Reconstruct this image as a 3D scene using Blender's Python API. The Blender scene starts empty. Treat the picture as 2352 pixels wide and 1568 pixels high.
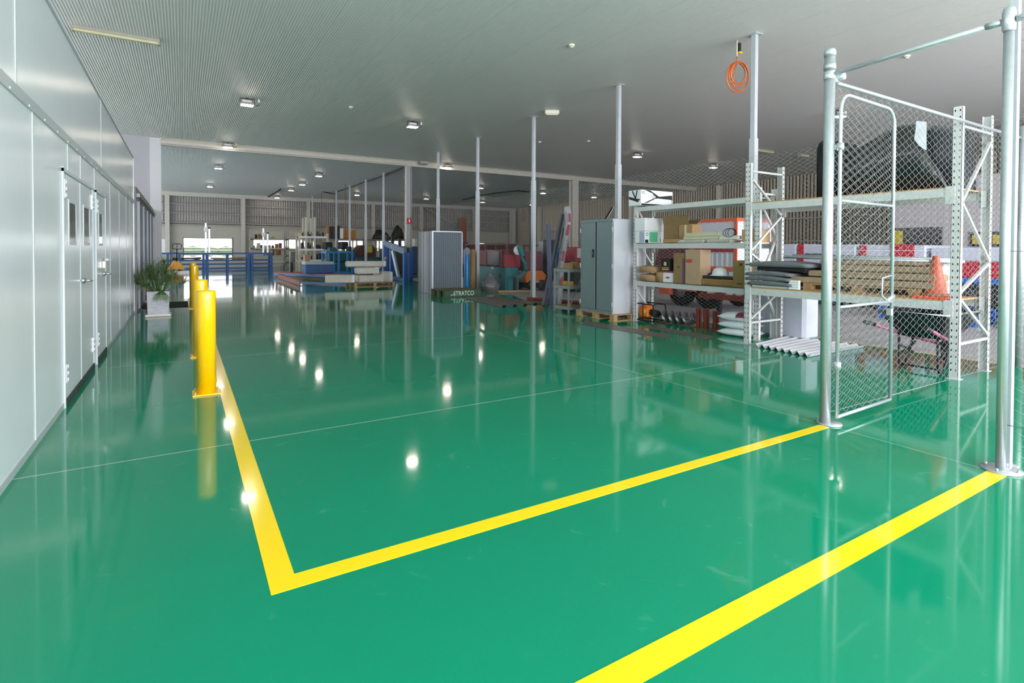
import bpy, math, random
from mathutils import Vector, Matrix, Euler
random.seed(7)
C = bpy.context.scene.collection
SC = bpy.context.scene
# ------------------------------------------------------------ camera model
F,YAW,PIT,ROL,CX,CY,HC=1247.07,0.5456,0.0167,0.0042,1176.0,592.49,1.45
def basis():
    cy,sy,cp,sp=math.cos(YAW),math.sin(YAW),math.cos(PIT),math.sin(PIT)
    f=Vector((sy*cp,cy*cp,-sp)); r0=Vector((cy,-sy,0)); u0=r0.cross(f)
    c,s=math.cos(ROL),math.sin(ROL)
    return f, r0*c+u0*s, -r0*s+u0*c
FW,RT,UP=basis()
def ray(x,y): return FW+RT*((x-CX)/F)-UP*((y-CY)/F)
def G(x,y,z=0.0):
    d=ray(x,y); t=(z-HC)/d.z; return d.x*t,d.y*t
def onY(x,y,Y):
    d=ray(x,y); t=Y/d.y; return d.x*t,HC+d.z*t
def onX(x,y,X):
    d=ray(x,y); t=X/d.x; return d.y*t,HC+d.z*t
def prj(X,Y,Z):
    v=Vector((X,Y,Z-HC)); w=v.dot(FW)
    return CX+F*v.dot(RT)/w, CY-F*v.dot(UP)/w
def Zat(X,Y,py):
    lo,hi=-1.0,9.0
    for _ in range(40):
        m=(lo+hi)/2
        if prj(X,Y,m)[1]>py: lo=m
        else: hi=m
    return (lo+hi)/2
cam=bpy.data.cameras.new('camera'); co=bpy.data.objects.new('camera',cam); C.objects.link(co)
M=Matrix.Identity(4)
for i in range(3): M[i][0]=RT[i]; M[i][1]=UP[i]; M[i][2]=-FW[i]
M[0][3]=0; M[1][3]=0; M[2][3]=HC
co.matrix_world=M
cam.sensor_width=36; cam.lens=36*F/2352; cam.clip_end=400; cam.clip_start=.05
cam.shift_x=0; cam.shift_y=-(784-CY)/2352
SC.camera=co
# ------------------------------------------------------------ materials
def srgb(h):
    if isinstance(h,str): h=tuple(int(h[i:i+2],16)/255 for i in (0,2,4))
    return tuple((c/12.92 if c<=.04045 else ((c+.055)/1.055)**2.4) for c in h)+(1,)
MATS={}
def nd(nt,t,**k):
    n=nt.nodes.new(t)
    for a,b in k.items():
        if a.startswith('i_'): n.inputs[a[2:].replace('_',' ')].default_value=b
        else: setattr(n,a,b)
    return n
def mat(name,col,rough=.5,metal=0,var=.06,vscale=6,bump=0,bscale=60,coat=0,alpha=1,trans=0,aniso=None,spec=None,rust=0,emit=0,dirt=None,stretch=(1,1,1)):
    if name in MATS: return MATS[name]
    m=bpy.data.materials.new(name); m.use_nodes=True; nt=m.node_tree; L=nt.links
    b=nt.nodes['Principled BSDF']; c=srgb(col)
    b.inputs['Roughness'].default_value=rough; b.inputs['Metallic'].default_value=metal
    b.inputs['Coat Weight'].default_value=coat; b.inputs['Alpha'].default_value=alpha
    b.inputs['Transmission Weight'].default_value=trans
    if spec is not None: b.inputs['Specular IOR Level'].default_value=spec
    tc=nd(nt,'ShaderNodeTexCoord'); mp=nd(nt,'ShaderNodeMapping'); mp.inputs['Scale'].default_value=stretch
    L.new(tc.outputs['Object'],mp.inputs['Vector'])
    n=nd(nt,'ShaderNodeTexNoise'); n.inputs['Scale'].default_value=vscale; n.inputs['Detail'].default_value=5
    L.new(mp.outputs[0],n.inputs['Vector'])
    r=nd(nt,'ShaderNodeMix',data_type='RGBA'); r.inputs[6].default_value=tuple(max(0,v*(1-var*2.2)) for v in c[:3])+(1,)
    r.inputs[7].default_value=tuple(min(1,v*(1+var*1.6)) for v in c[:3])+(1,)
    L.new(n.outputs['Fac'],r.inputs[0]); out=r.outputs[2]
    if dirt or rust:
        dc=srgb(dirt or '7A4A22'); n2=nd(nt,'ShaderNodeTexNoise'); n2.inputs['Scale'].default_value=16; n2.inputs['Detail'].default_value=7
        L.new(tc.outputs['Object'],n2.inputs['Vector'])
        cr=nd(nt,'ShaderNodeValToRGB'); a=.68-.1*(rust or .5); cr.color_ramp.elements[0].position=a; cr.color_ramp.elements[1].position=a+.12
        L.new(n2.outputs['Fac'],cr.inputs[0])
        r2=nd(nt,'ShaderNodeMix',data_type='RGBA'); r2.inputs[7].default_value=dc
        L.new(cr.outputs[0],r2.inputs[0]); L.new(out,r2.inputs[6]); out=r2.outputs[2]
    L.new(out,b.inputs['Base Color'])
    if bump:
        n3=nd(nt,'ShaderNodeTexNoise'); n3.inputs['Scale'].default_value=bscale; n3.inputs['Detail'].default_value=4
        L.new(mp.outputs[0],n3.inputs['Vector']); bp=nd(nt,'ShaderNodeBump'); bp.inputs['Strength'].default_value=bump; bp.inputs['Distance'].default_value=.01
        L.new(n3.outputs['Fac'],bp.inputs['Height']); L.new(bp.outputs[0],b.inputs['Normal'])
    if emit:
        b.inputs['Emission Color'].default_value=c; b.inputs['Emission Strength'].default_value=emit
    MATS[name]=m; return m
# ------------------------------------------------------------ mesh builder
class MB:
    def __init__(s): s.v=[];s.f=[];s.mi=[];s.m=0;s.sm=[]
    def add(s,vs,fs,smooth=False):
        o=len(s.v); s.v+= [tuple(v) for v in vs]
        for f in fs: s.f.append(tuple(i+o for i in f)); s.mi.append(s.m); s.sm.append(smooth)
        return s
    def box(s,x0,x1,y0,y1,z0,z1):
        if x0>x1:x0,x1=x1,x0
        if y0>y1:y0,y1=y1,y0
        if z0>z1:z0,z1=z1,z0
        return s.add([(x0,y0,z0),(x1,y0,z0),(x1,y1,z0),(x0,y1,z0),(x0,y0,z1),(x1,y0,z1),(x1,y1,z1),(x0,y1,z1)],
          [(0,3,2,1),(4,5,6,7),(0,1,5,4),(1,2,6,5),(2,3,7,6),(3,0,4,7)])
    def bb(s,x0,x1,y0,y1,z0,z1,b=.01):
        # box with chamfered edges
        if x0>x1:x0,x1=x1,x0
        if y0>y1:y0,y1=y1,y0
        if z0>z1:z0,z1=z1,z0
        b=min(b,(x1-x0)/3,(y1-y0)/3,(z1-z0)/3)
        vs=[];idx={}
        for i,(X,bx) in enumerate(((x0,b),(x1,-b))):
            for j,(Y,by) in enumerate(((y0,b),(y1,-b))):
                for k,(Z,bz) in enumerate(((z0,b),(z1,-b))):
                    for a,p in enumerate(((X,Y+by,Z+bz),(X+bx,Y,Z+bz),(X+bx,Y+by,Z))):
                        idx[i,j,k,a]=len(vs); vs.append(p)
        fs=[]
        for i in (0,1):
            q=[idx[i,0,0,0],idx[i,1,0,0],idx[i,1,1,0],idx[i,0,1,0]]; fs.append(q if i else q[::-1])
            q=[idx[0,i,0,1],idx[1,i,0,1],idx[1,i,1,1],idx[0,i,1,1]]; fs.append(q[::-1] if i else q)
            q=[idx[0,0,i,2],idx[1,0,i,2],idx[1,1,i,2],idx[0,1,i,2]]; fs.append(q if i else q[::-1])
        for p in (0,1):
            for q in (0,1):
                a=[idx[0,p,q,1],idx[1,p,q,1],idx[1,p,q,2],idx[0,p,q,2]]; fs.append(a if p!=q else a[::-1])
                a=[idx[p,0,q,0],idx[p,1,q,0],idx[p,1,q,2],idx[p,0,q,2]]; fs.append(a[::-1] if p!=q else a)
                a=[idx[p,q,0,0],idx[p,q,1,0],idx[p,q,1,1],idx[p,q,0,1]]; fs.append(a if p!=q else a[::-1])
        for i in (0,1):
            for j in (0,1):
                for k in (0,1):
                    t=[idx[i,j,k,0],idx[i,j,k,1],idx[i,j,k,2]]; fs.append(t if (i+j+k)%2 else t[::-1])
        return s.add(vs,fs)
    def bar(s,p,q,w,h=None,up=(0,0,1)):
        h=h or w; p=Vector(p);q=Vector(q); d=(q-p).normalized(); u=Vector(up)
        if abs(d.dot(u))>.99: u=Vector((1,0,0)) if abs(d.x)<.9 else Vector((0,1,0))
        a=d.cross(u).normalized(); b=a.cross(d).normalized(); a*=w/2; b*=h/2
        vs=[x+y for x in (p,q) for y in (-a-b,a-b,a+b,-a+b)]
        return s.add(vs,[(0,1,2,3),(7,6,5,4),(0,4,5,1),(1,5,6,2),(2,6,7,3),(3,7,4,0)])
    def tube(s,pts,r,n=8,closed=False,caps=True):
        P=[Vector(p) for p in pts]; N=len(P); rs=r if isinstance(r,(list,tuple)) else [r]*N
        o=len(s.v); prev=None
        for i,p in enumerate(P):
            a=P[i-1] if (i>0 or closed) else P[0]; b=P[(i+1)%N] if (i<N-1 or closed) else P[-1]
            t=(b-a).normalized()
            if prev is None:
                u=Vector((0,0,1)) if abs(t.z)<.9 else Vector((1,0,0)); x=t.cross(u).normalized()
            else: x=(prev-t*prev.dot(t)).normalized()
            prev=x; y=t.cross(x)
            for k in range(n):
                an=2*math.pi*k/n; s.v.append(tuple(p+(x*math.cos(an)+y*math.sin(an))*rs[i]))
        for i in range(N if closed else N-1):
            j=(i+1)%N
            for k in range(n):
                l=(k+1)%n; s.f.append((o+i*n+k,o+i*n+l,o+j*n+l,o+j*n+k)); s.mi.append(s.m); s.sm.append(True)
        if caps and not closed:
            s.f.append(tuple(o+k for k in range(n))[::-1]); s.mi.append(s.m); s.sm.append(False)
            s.f.append(tuple(o+(N-1)*n+k for k in range(n))); s.mi.append(s.m); s.sm.append(False)
        return s
    def cyl(s,p,q,r,n=16,r2=None): return s.tube([p,q],[r,r if r2 is None else r2],n)
    def lathe(s,prof,c=(0,0,0),n=24,axis='z'):
        o=len(s.v)
        for (r,z) in prof:
            for k in range(n):
                a=2*math.pi*k/n; x,y=r*math.cos(a),r*math.sin(a)
                p=(x,y,z) if axis=='z' else ((z,x,y) if axis=='x' else (y,z,x))
                s.v.append((p[0]+c[0],p[1]+c[1],p[2]+c[2]))
        for i in range(len(prof)-1):
            for k in range(n):
                l=(k+1)%n; s.f.append((o+i*n+k,o+i*n+l,o+(i+1)*n+l,o+(i+1)*n+k)); s.mi.append(s.m); s.sm.append(True)
        return s
    def prism(s,poly,lo,hi,axis='x'):
        # poly: list of 2D pts, extruded on axis
        n=len(poly); vs=[]
        for t in (lo,hi):
            for (a,b) in poly:
                vs.append({'x':(t,a,b),'y':(a,t,b),'z':(a,b,t)}[axis])
        return s.add(vs,[tuple(range(n))[::-1],tuple(range(n,2*n))]+[(i,(i+1)%n,n+(i+1)%n,n+i) for i in range(n)])
    def rot(s,rz,c=(0,0,0),frm=0):
        a,b=math.cos(rz),math.sin(rz)
        for i in range(frm,len(s.v)):
            x,y,z=s.v[i]; x-=c[0]; y-=c[1]; s.v[i]=(c[0]+x*a-y*b,c[1]+x*b+y*a,z)
        return s
    def jit(s,a,frm=0):
        for i in range(frm,len(s.v)):
            x,y,z=s.v[i]; s.v[i]=(x+random.uniform(-a,a),y+random.uniform(-a,a),z+random.uniform(-a,a)*.6)
        return s
    def build(s,name,mats,parent=None,world=True,sub=0,bev=0):
        me=bpy.data.meshes.new(name)
        vs=s.v
        if parent is not None and world:
            off=Vector((0,0,0)); p=parent
            while p is not None: off+=p.location; p=p.parent
            vs=[(x-off.x,y-off.y,z-off.z) for x,y,z in vs]
        me.from_pydata(vs,[],s.f)
        if not isinstance(mats,(list,tuple)): mats=[mats]
        for m in mats: me.materials.append(m)
        me.polygons.foreach_set('material_index',s.mi); me.polygons.foreach_set('use_smooth',s.sm)
        me.update()
        o=bpy.data.objects.new(name,me); C.objects.link(o)
        if parent is not None: o.parent=parent
        if bev:
            b=o.modifiers.new('bevel','BEVEL'); b.width=bev; b.segments=2; b.limit_method='ANGLE'; b.angle_limit=.7
        if sub:
            b=o.modifiers.new('sub','SUBSURF'); b.levels=sub; b.render_levels=sub
        return o
def tag(o,label=None,cat=None,group=None,kind=None):
    if label: o['label']=label
    if cat: o['category']=cat
    if group: o['group']=group
    if kind: o['kind']=kind
    return o
def thing(name,label,cat,loc=(0,0,0),group=None,rz=0):
    o=bpy.data.objects.new(name,None); o.empty_display_size=.1; C.objects.link(o); o.location=loc; o.rotation_euler=(0,0,rz)
    return tag(o,label,cat,group)
def solo(mb,name,mats,label,cat,loc,group=None,**k):
    # a thing that is one mesh: origin at its base
    mb.v=[(x-loc[0],y-loc[1],z-loc[2]) for x,y,z in mb.v]
    o=mb.build(name,mats,None,**k); o.location=loc
    return tag(o,label,cat,group)
def struct(mb,name,mats,parent=None,**k):
    o=mb.build(name,mats,parent,**k)
    if parent is None: o['kind']='structure'
    return o
def copytree(o,parent=None,**loc):
    c=o.copy(); C.objects.link(c)
    if parent is not None: c.parent=parent
    for ch in list(o.children): copytree(ch,c)
    return c
def cbox(cx,cy,z,lx,rx,ty):
    """box from its nearest bottom corner standing at height z: x0,x1,y0,y1,z0,z1"""
    X,Y=G(cx,cy,z); Y1=onX(lx,560,X)[0]; X1=onY(rx,560,Y)[0]; return X,X1,Y,Y1,z,Zat(X,Y,ty)
def text(s,size,loc,rot,m,parent,name='lettering',ext=.001,world=True,squash=1.0,align='CENTER'):
    cu=bpy.data.curves.new('t','FONT'); cu.body=s; cu.size=size; cu.extrude=ext; cu.align_x=align; cu.align_y='CENTER'
    t=bpy.data.objects.new('t',cu); C.objects.link(t); bpy.context.view_layer.update()
    dg=bpy.context.evaluated_depsgraph_get(); me=bpy.data.meshes.new_from_object(t.evaluated_get(dg)); bpy.data.objects.remove(t)
    me.name=name; me.materials.clear(); me.materials.append(m)
    R=Euler(rot).to_matrix(); 
    off=Vector((0,0,0)); p=parent
    if world:
        while p is not None: off+=p.location; p=p.parent
    for v in me.vertices:
        q=Vector((v.co.x*squash,v.co.y,v.co.z)); v.co=R@q+Vector(loc)-off
    o=bpy.data.objects.new(name,me); C.objects.link(o); o.parent=parent; return o
RX90=(math.pi/2,0,0)            # reads on a face that looks to -Y
RXL=(math.pi/2,0,-math.pi/2)    # reads on a face that looks to -X
# palette
galv=mat('galvanised_steel','C2C8CC',.3,.6,.06,30,bump=.05,bscale=90)
wire=mat('galvanised_wire','999E9D',.4,.35,.03)
polem=mat('grey_steel_pole','B9C0C6',.4,.25,.05,8)
rackm=mat('pale_green_racking','CDCFCE',.45,.1,.05,9)
rackw=mat('white_racking','DFE2E2',.4,.1,.04,9)
hole=mat('racking_slots','2A2C2C',.8)
rustbeam=mat('rust_stained_racking_beam','C8CCCA',.5,.1,.06,9,rust=.3)
boardm=mat('chipboard','B08A58',.85,0,.15,20)
card=mat('cardboard','AC8A62',.8,0,.08,10,bump=.1)
card2=mat('brown_cardboard','8E7450',.85,0,.08,10)
kraft=mat('kraft_paper','A98862',.8,0,.1,14,bump=.4,bscale=18)
white=mat('white_paint','E6E8EA',.4,0,.03)
whitep=mat('white_card','E8EAEC',.6,0,.03)
black=mat('black_rubber','17181A',.6,0,.1)
blackp=mat('black_print','16181A',.6)
blue=mat('blue_machine_paint','245590',.45,.1,.1,5,dirt='1B3356')
blue2=mat('bright_blue_paint','1E78B8',.4,.1,.06,5)
teal=mat('teal_machine_paint','1F5558',.5,.15,.14,4)
teal2=mat('bright_teal_paint','1F7C82',.45,.1,.06,4)
redm=mat('red_machine_paint','70212A',.5,.1,.12,4)
redb=mat('bright_red_paint','9E2230',.4,0,.06,4)
orange=mat('orange_paint','E06A2C',.45,0,.08,5)
yellow=mat('safety_yellow_paint','F5BE00',.35,0,.03,6)
wood=mat('pallet_timber','B39469',.75,0,.18,12,stretch=(2,2,12),bump=.15)
wood2=mat('weathered_timber','9A7B50',.8,0,.2,12)
rusty=mat('rust_red_steel','8E4233',.65,.1,.12,10)
darkm=mat('dark_machine_metal','2B3136',.5,.4,.2,6)
greym=mat('grey_metal','8A9094',.45,.5,.08,8)
plast=mat('clear_plastic_film','D6DADF',.12,0,.2,6,bump=.9,bscale=14,alpha=.35)
cordm=mat('black_cord','1B1B1C',.6)
chrome=mat('chrome_handle','C9CDD0',.18,.9)
# ------------------------------------------------------------ floor materials
def lines_mask(nt,sock,pos,w):
    """1 where |sock-pos|<w for any pos"""
    out=None
    for p in pos:
        a=nd(nt,'ShaderNodeMath',operation='SUBTRACT'); nt.links.new(sock,a.inputs[0]); a.inputs[1].default_value=p
        b=nd(nt,'ShaderNodeMath',operation='ABSOLUTE'); nt.links.new(a.outputs[0],b.inputs[0])
        c=nd(nt,'ShaderNodeMath',operation='LESS_THAN'); nt.links.new(b.outputs[0],c.inputs[0]); c.inputs[1].default_value=w
        if out is None: out=c.outputs[0]
        else:
            d=nd(nt,'ShaderNodeMath',operation='MAXIMUM'); nt.links.new(out,d.inputs[0]); nt.links.new(c.outputs[0],d.inputs[1]); out=d.outputs[0]
    return out
def mix(nt,fac,a,b):
    r=nd(nt,'ShaderNodeMix',data_type='RGBA')
    for s,i in ((fac,0),(a,6),(b,7)):
        if isinstance(s,(tuple,float)): r.inputs[i].default_value=s
        else: nt.links.new(s,r.inputs[i])
    return r.outputs[2]
def epoxy(name,c1,c2,joints=True):
    m=bpy.data.materials.new(name); m.use_nodes=True; nt=m.node_tree; L=nt.links; b=nt.nodes['Principled BSDF']
    tc=nd(nt,'ShaderNodeTexCoord'); sp=nd(nt,'ShaderNodeSeparateXYZ'); L.new(tc.outputs['Object'],sp.inputs[0])
    n=nd(nt,'ShaderNodeTexNoise'); n.inputs['Scale'].default_value=.7; n.inputs['Detail'].default_value=6; L.new(tc.outputs['Object'],n.inputs['Vector'])
    col=mix(nt,n.outputs['Fac'],srgb(c1),srgb(c2))
    # faint pale scuffs
    n2=nd(nt,'ShaderNodeTexNoise'); n2.inputs['Scale'].default_value=3.2; n2.inputs['Detail'].default_value=9; n2.inputs['Distortion'].default_value=2.5; L.new(tc.outputs['Object'],n2.inputs['Vector'])
    cr=nd(nt,'ShaderNodeValToRGB'); cr.color_ramp.elements[0].position=.66; cr.color_ramp.elements[1].position=.74; L.new(n2.outputs['Fac'],cr.inputs[0])
    mm=nd(nt,'ShaderNodeMath',operation='MULTIPLY'); L.new(cr.outputs[0],mm.inputs[0]); mm.inputs[1].default_value=.10
    col=mix(nt,mm.outputs[0],col,srgb('A8C8B8'))
    if joints:
        k=lines_mask(nt,sp.outputs['Y'],(4.49,8.1),.007); k2=lines_mask(nt,sp.outputs['X'],(4.56,),.004)
        mx=nd(nt,'ShaderNodeMath',operation='MAXIMUM'); L.new(k,mx.inputs[0]); L.new(k2,mx.inputs[1])
        m3=nd(nt,'ShaderNodeMath',operation='MULTIPLY'); L.new(mx.outputs[0],m3.inputs[0]); m3.inputs[1].default_value=.95
        col=mix(nt,m3.outputs[0],col,srgb('9DBBAE'))
    L.new(col,b.inputs['Base Color'])
    mr=nd(nt,'ShaderNodeMapRange'); mr.inputs['To Min'].default_value=.035; mr.inputs['To Max'].default_value=.10; L.new(n.outputs['Fac'],mr.inputs['Value']); L.new(mr.outputs[0],b.inputs['Roughness'])
    b.inputs['IOR'].default_value=1.42
    n4=nd(nt,'ShaderNodeTexNoise'); n4.inputs['Scale'].default_value=1.6; n4.inputs['Detail'].default_value=2; L.new(tc.outputs['Object'],n4.inputs['Vector'])
    bp=nd(nt,'ShaderNodeBump'); bp.inputs['Strength'].default_value=.12; bp.inputs['Distance'].default_value=.004; L.new(n4.outputs['Fac'],bp.inputs['Height']); L.new(bp.outputs[0],b.inputs['Normal'])
    return m
green=epoxy('green_epoxy','00805F','008C68')
bluefl=epoxy('slate_blue_epoxy','2F6A78','38747F',False)
conc=mat('concrete_floor','9C9A9C',.55,0,.1,1.5,dirt='8B8990')
XW=-.92; YB=23.4; YBK=45.5; XR=27.9; CE=5.4; YN=-5.5
b=MB(); b.box(-9,9.0,YN,25.2,-.12,0); struct(b,'floor',green)
b=MB(); b.box(-9,28,25.2,YBK,-.12,0); struct(b,'floor_workshop',bluefl)
b=MB(); b.box(9.0,28,YN,25.2,-.12,0.0); struct(b,'floor_concrete',conc)
b=MB(); b.box(8.93,9.05,YN,25,0.0,.004); struct(b,'trim_1',mat('raw_joint_strip','B9A48C',.8,0,.2,12))
# ceiling
def ceilmat(name,c,ribs=True):
    m=bpy.data.materials.new(name); m.use_nodes=True; nt=m.node_tree; L=nt.links; b=nt.nodes['Principled BSDF']
    tc=nd(nt,'ShaderNodeTexCoord'); sp=nd(nt,'ShaderNodeSeparateXYZ'); L.new(tc.outputs['Object'],sp.inputs[0])
    n=nd(nt,'ShaderNodeTexNoise'); n.inputs['Scale'].default_value=.5; n.inputs['Detail'].default_value=5; L.new(tc.outputs['Object'],n.inputs['Vector'])
    cc=srgb(c); col=mix(nt,n.outputs['Fac'],tuple(v*.93 for v in cc[:3])+(1,),cc)
    # screw heads on a grid
    acc=None
    for s_,per in (('X',.3),('Y',.9)):
        a=nd(nt,'ShaderNodeMath',operation='PINGPONG'); L.new(sp.outputs[s_],a.inputs[0]); a.inputs[1].default_value=per/2
        q=nd(nt,'ShaderNodeMath',operation='POWER'); L.new(a.outputs[0],q.inputs[0]); q.inputs[1].default_value=2
        if acc is None: acc=q.outputs[0]
        else:
            d=nd(nt,'ShaderNodeMath',operation='ADD'); L.new(acc,d.inputs[0]); L.new(q.outputs[0],d.inputs[1]); acc=d.outputs[0]
    lt=nd(nt,'ShaderNodeMath',operation='LESS_THAN'); L.new(acc,lt.inputs[0]); lt.inputs[1].default_value=.00012
    col=mix(nt,lt.outputs[0],col,srgb('F0F4F2'))
    js=nd(nt,'ShaderNodeMath',operation='PINGPONG'); L.new(sp.outputs['X'],js.inputs[0]); js.inputs[1].default_value=.57
    jl=nd(nt,'ShaderNodeMath',operation='LESS_THAN'); L.new(js.outputs[0],jl.inputs[0]); jl.inputs[1].default_value=.006
    col=mix(nt,jl.outputs[0],col,tuple(v*.8 for v in cc[:3])+(1,))
    L.new(col,b.inputs['Base Color']); b.inputs['Roughness'].default_value=.42
    sc=nd(nt,'ShaderNodeMath',operation='MULTIPLY'); L.new(sp.outputs['X'],sc.inputs[0]); sc.inputs[1].default_value=2*math.pi/.046
    sn=nd(nt,'ShaderNodeMath',operation='SINE'); L.new(sc.outputs[0],sn.inputs[0])
    bp=nd(nt,'ShaderNodeBump'); bp.inputs['Strength'].default_value=.7; bp.inputs['Distance'].default_value=.005; L.new(sn.outputs[0],bp.inputs['Height']); L.new(bp.outputs[0],b.inputs['Normal'])
    return m
cm=ceilmat('ribbed_ceiling_sheet','DCDEDA')
b=MB(); b.box(-9,XR+.2,YN,YBK+.2,CE,CE+.15); struct(b,'ceiling',cm)
# near header over the wide doorway behind the camera
b=MB(); b.box(-9,28,YN-.2,YN,4.6,CE+.15); b.box(17,28,YN-.2,YN,0,4.6); b.box(-9,-.9,YN-.2,YN,0,4.6)
struct(b,'wall_near',mat('cream_wall','C9C5BA',.7,0,.03))
# ------------------------------------------------------------ left panel room
def panelmat():
    m=bpy.data.materials.new('silver_insulated_panel'); m.use_nodes=True; nt=m.node_tree; L=nt.links; b=nt.nodes['Principled BSDF']
    tc=nd(nt,'ShaderNodeTexCoord')
    mp=nd(nt,'ShaderNodeMapping'); mp.inputs['Scale'].default_value=(1,90,.35); L.new(tc.outputs['Object'],mp.inputs['Vector'])
    n=nd(nt,'ShaderNodeTexNoise'); n.inputs['Scale'].default_value=2; n.inputs['Detail'].default_value=2; L.new(mp.outputs[0],n.inputs['Vector'])
    bp=nd(nt,'ShaderNodeBump'); bp.inputs['Strength'].default_value=.28; bp.inputs['Distance'].default_value=.003; L.new(n.outputs['Fac'],bp.inputs['Height']); L.new(bp.outputs[0],b.inputs['Normal'])
    n2=nd(nt,'ShaderNodeTexNoise'); n2.inputs['Scale'].default_value=1.3; n2.inputs['Detail'].default_value=6; L.new(tc.outputs['Object'],n2.inputs['Vector'])
    col=mix(nt,n2.outputs['Fac'],srgb('D2DADF'),srgb('DEE5EA')); L.new(col,b.inputs['Base Color'])
    b.inputs['Metallic'].default_value=.1; b.inputs['Roughness'].default_value=.22
    return m
panel=panelmat(); seam=mat('pale_sealant','C2CACE',.5,0,.02); dkseam=mat('panel_joint_shadow_gap','6F7B7E',.6,0,.05)
YE=14.6; WT=3.42
b=MB(); b.box(-7.5,XW,YN,YE,0.0,WT)
w=struct(b,'wall_left',panel)
def wy(x,X=XW): return onX(x,560,X)[0]
b=MB()
for x in (77,253,274,290): y=wy(x); b.box(XW,XW+.004,y-.008,y+.008,.05,2.42)
y=wy(305.5); b.box(XW,XW+.004,13.6,13.616,.05,2.42)
for x in (40,234): y=onX(x,560,XW)[0]; b.box(XW,XW+.004,y-.009,y+.009,2.5,WT)
for y in (6.55,7.3,8.35): b.box(XW,XW+.004,y-.007,y+.007,2.17,2.42)
b.build('sealant_joint',seam,w)
b=MB(); b.box(XW,XW+.012,YN,YE,2.42,2.5); b.build('cover_strip',mat('bright_strip','B9C1C5',.35,.3,.02),w)
b=MB()
for i in range(40):
    y=YN+.5+i*.5
    if y<YE: b.cyl((XW+.011,y,2.435),(XW+.016,y,2.435),.009,6)
b.build('rivet',mat('rivet_head','EEF2F4',.3,.3),w)
b=MB(); b.box(XW,XW+.006,YN,wy(143.4)-.02,0,.05); b.box(XW,XW+.006,wy(240)+.03,YE,0,.05); b.build('floor_flashing',mat('bright_strip','B9C1C5',.35,.3,.02),w)
b=MB(); b.box(XW-.02,XW+.015,YE-.02,YE+.015,0,WT+.01); b.box(XW-.02,XW+.015,YN,YE,WT-.012,WT+.012); b.build('corner_flashing',mat('bright_strip','B9C1C5',.35,.3,.02),w)
# doors
chrome=mat('chrome_handle','C9CDD0',.18,.9); dglass=mat('dark_vision_glass','3B4440',.08,0,.05,spec=.8)
def leaf(name,y0,y1,wins,hy,hinges,lock=False,gapy=None):
    d=MB(); d.bb(XW+.001,XW+.010,y0,y1,.07,2.12,.002); o=struct(d,name,panel)
    fr=MB()
    for y in (y0-.02,y1-.005): fr.box(XW+.001,XW+.016,y,y+.018,0,2.17)
    fr.box(XW+.001,XW+.016,y0-.02,y1+.02,2.13,2.16)
    if gapy: fr.box(XW+.008,XW+.014,gapy-.01,gapy+.01,.07,2.12)
    fr.build('door_frame',seam,o)
    k=MB(); k.box(XW+.002,XW+.02,y0,y1,.0,.07); k.build('threshold_gap',mat('dark_gap','33413C',.7),o)
    for (a,c,z0,z1) in wins:
        f=MB(); t=.03
        f.box(XW+.008,XW+.015,a-t,c+t,z0-t,z0); f.box(XW+.008,XW+.015,a-t,c+t,z1,z1+t); f.box(XW+.008,XW+.015,a-t,a,z0,z1); f.box(XW+.008,XW+.015,c,c+t,z0,z1)
        fo=f.build('window_frame',seam,o); p=MB(); p.box(XW+.008,XW+.012,a,c,z0,z1); p.build('pane',dglass,fo)
    h=MB(); h.cyl((XW+.01,hy,1.1),(XW+.045,hy,1.1),.03,14); h.tube([(XW+.04,hy,1.1),(XW+.085,hy,1.1),(XW+.09,hy+.02,1.1),(XW+.088,hy+.13,1.09)],.011,8)
    h.build('door_handle',chrome,o)
    for (y,z) in hinges:
        g=MB(); g.box(XW+.010,XW+.02,y-.022,y+.022,z-.085,z+.085)
        for q in (-.06,0,.06): g.cyl((XW+.024,y,z+q-.025),(XW+.024,y,z+q+.025),.008,8)
        g.build('hinge',mat('hinge_metal','C4CACC',.35,.4),o)
    if lock:
        g=MB(); g.bb(XW+.01,XW+.055,hy-.05,hy+.06,1.17,1.27,.01); g.cyl((XW+.06,hy,1.27),(XW+.06,hy,1.30),.03,12); g.build('door_closer_box',mat('satin_lock','E6E2E0',.3,.4),o)
    return o
leaf('door_1',wy(143.4),wy(211),[(wy(156),wy(171),1.5,1.87),(wy(190),wy(202),1.5,1.88)],7.2,[(wy(146),1.98),(wy(146),.3),(wy(209),1.98),(wy(209),.3)],gapy=wy(181.8))
leaf('door_2',wy(219),wy(240),[(wy(225),wy(233),1.5,1.88)],8.98,[(wy(220.5),1.96),(wy(220.5),.3)],lock=True)
# ------------------------------------------------------------ glazed door box and white wall beyond
XD=-.87; b=MB(); b.box(-8,-.66,YB,YB+.25,0,CE); struct(b,'wall_left_2',mat('white_wall_sheet','ADACB4',.6,0,.02))
b=MB(); b.box(-.98,-.64,YB-.06,YB,0,CE-.01); struct(b,'trim_2',mat('white_trim','CFD0D6',.5,0,.02))
dk=mat('dark_aluminium','2C3138',.35,.5,.05); dkg=mat('dark_door_glass','3A4450',.05,0,.04,spec=.9)
b=MB(); b.box(-3,XD,YE+.05,YB-.07,0,2.8); o=struct(b,'door_3',mat('grey_bulkhead','4A4C4B',.3,.3,.04))
b=MB(); b.box(XD,XD+.04,YE+.3,YB-.5,2.5,2.58); b.box(XD,XD+.04,YE+.3,YB-.5,0,.05); b.build('door_track',dk,o)
b=MB(); b.box(XD,XD+.01,YE+.3,YB-.5,.05,2.5); b.build('door_glass',dkg,o)
for i in range(9):
    y=YE+.45+i*.88; b=MB(); b.box(XD+.01,XD+.045,y,y+.07,.05,2.5); b.build('door_stile',dk if i%2 else mat('silver_stile','73797F',.4,.5),o)
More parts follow.
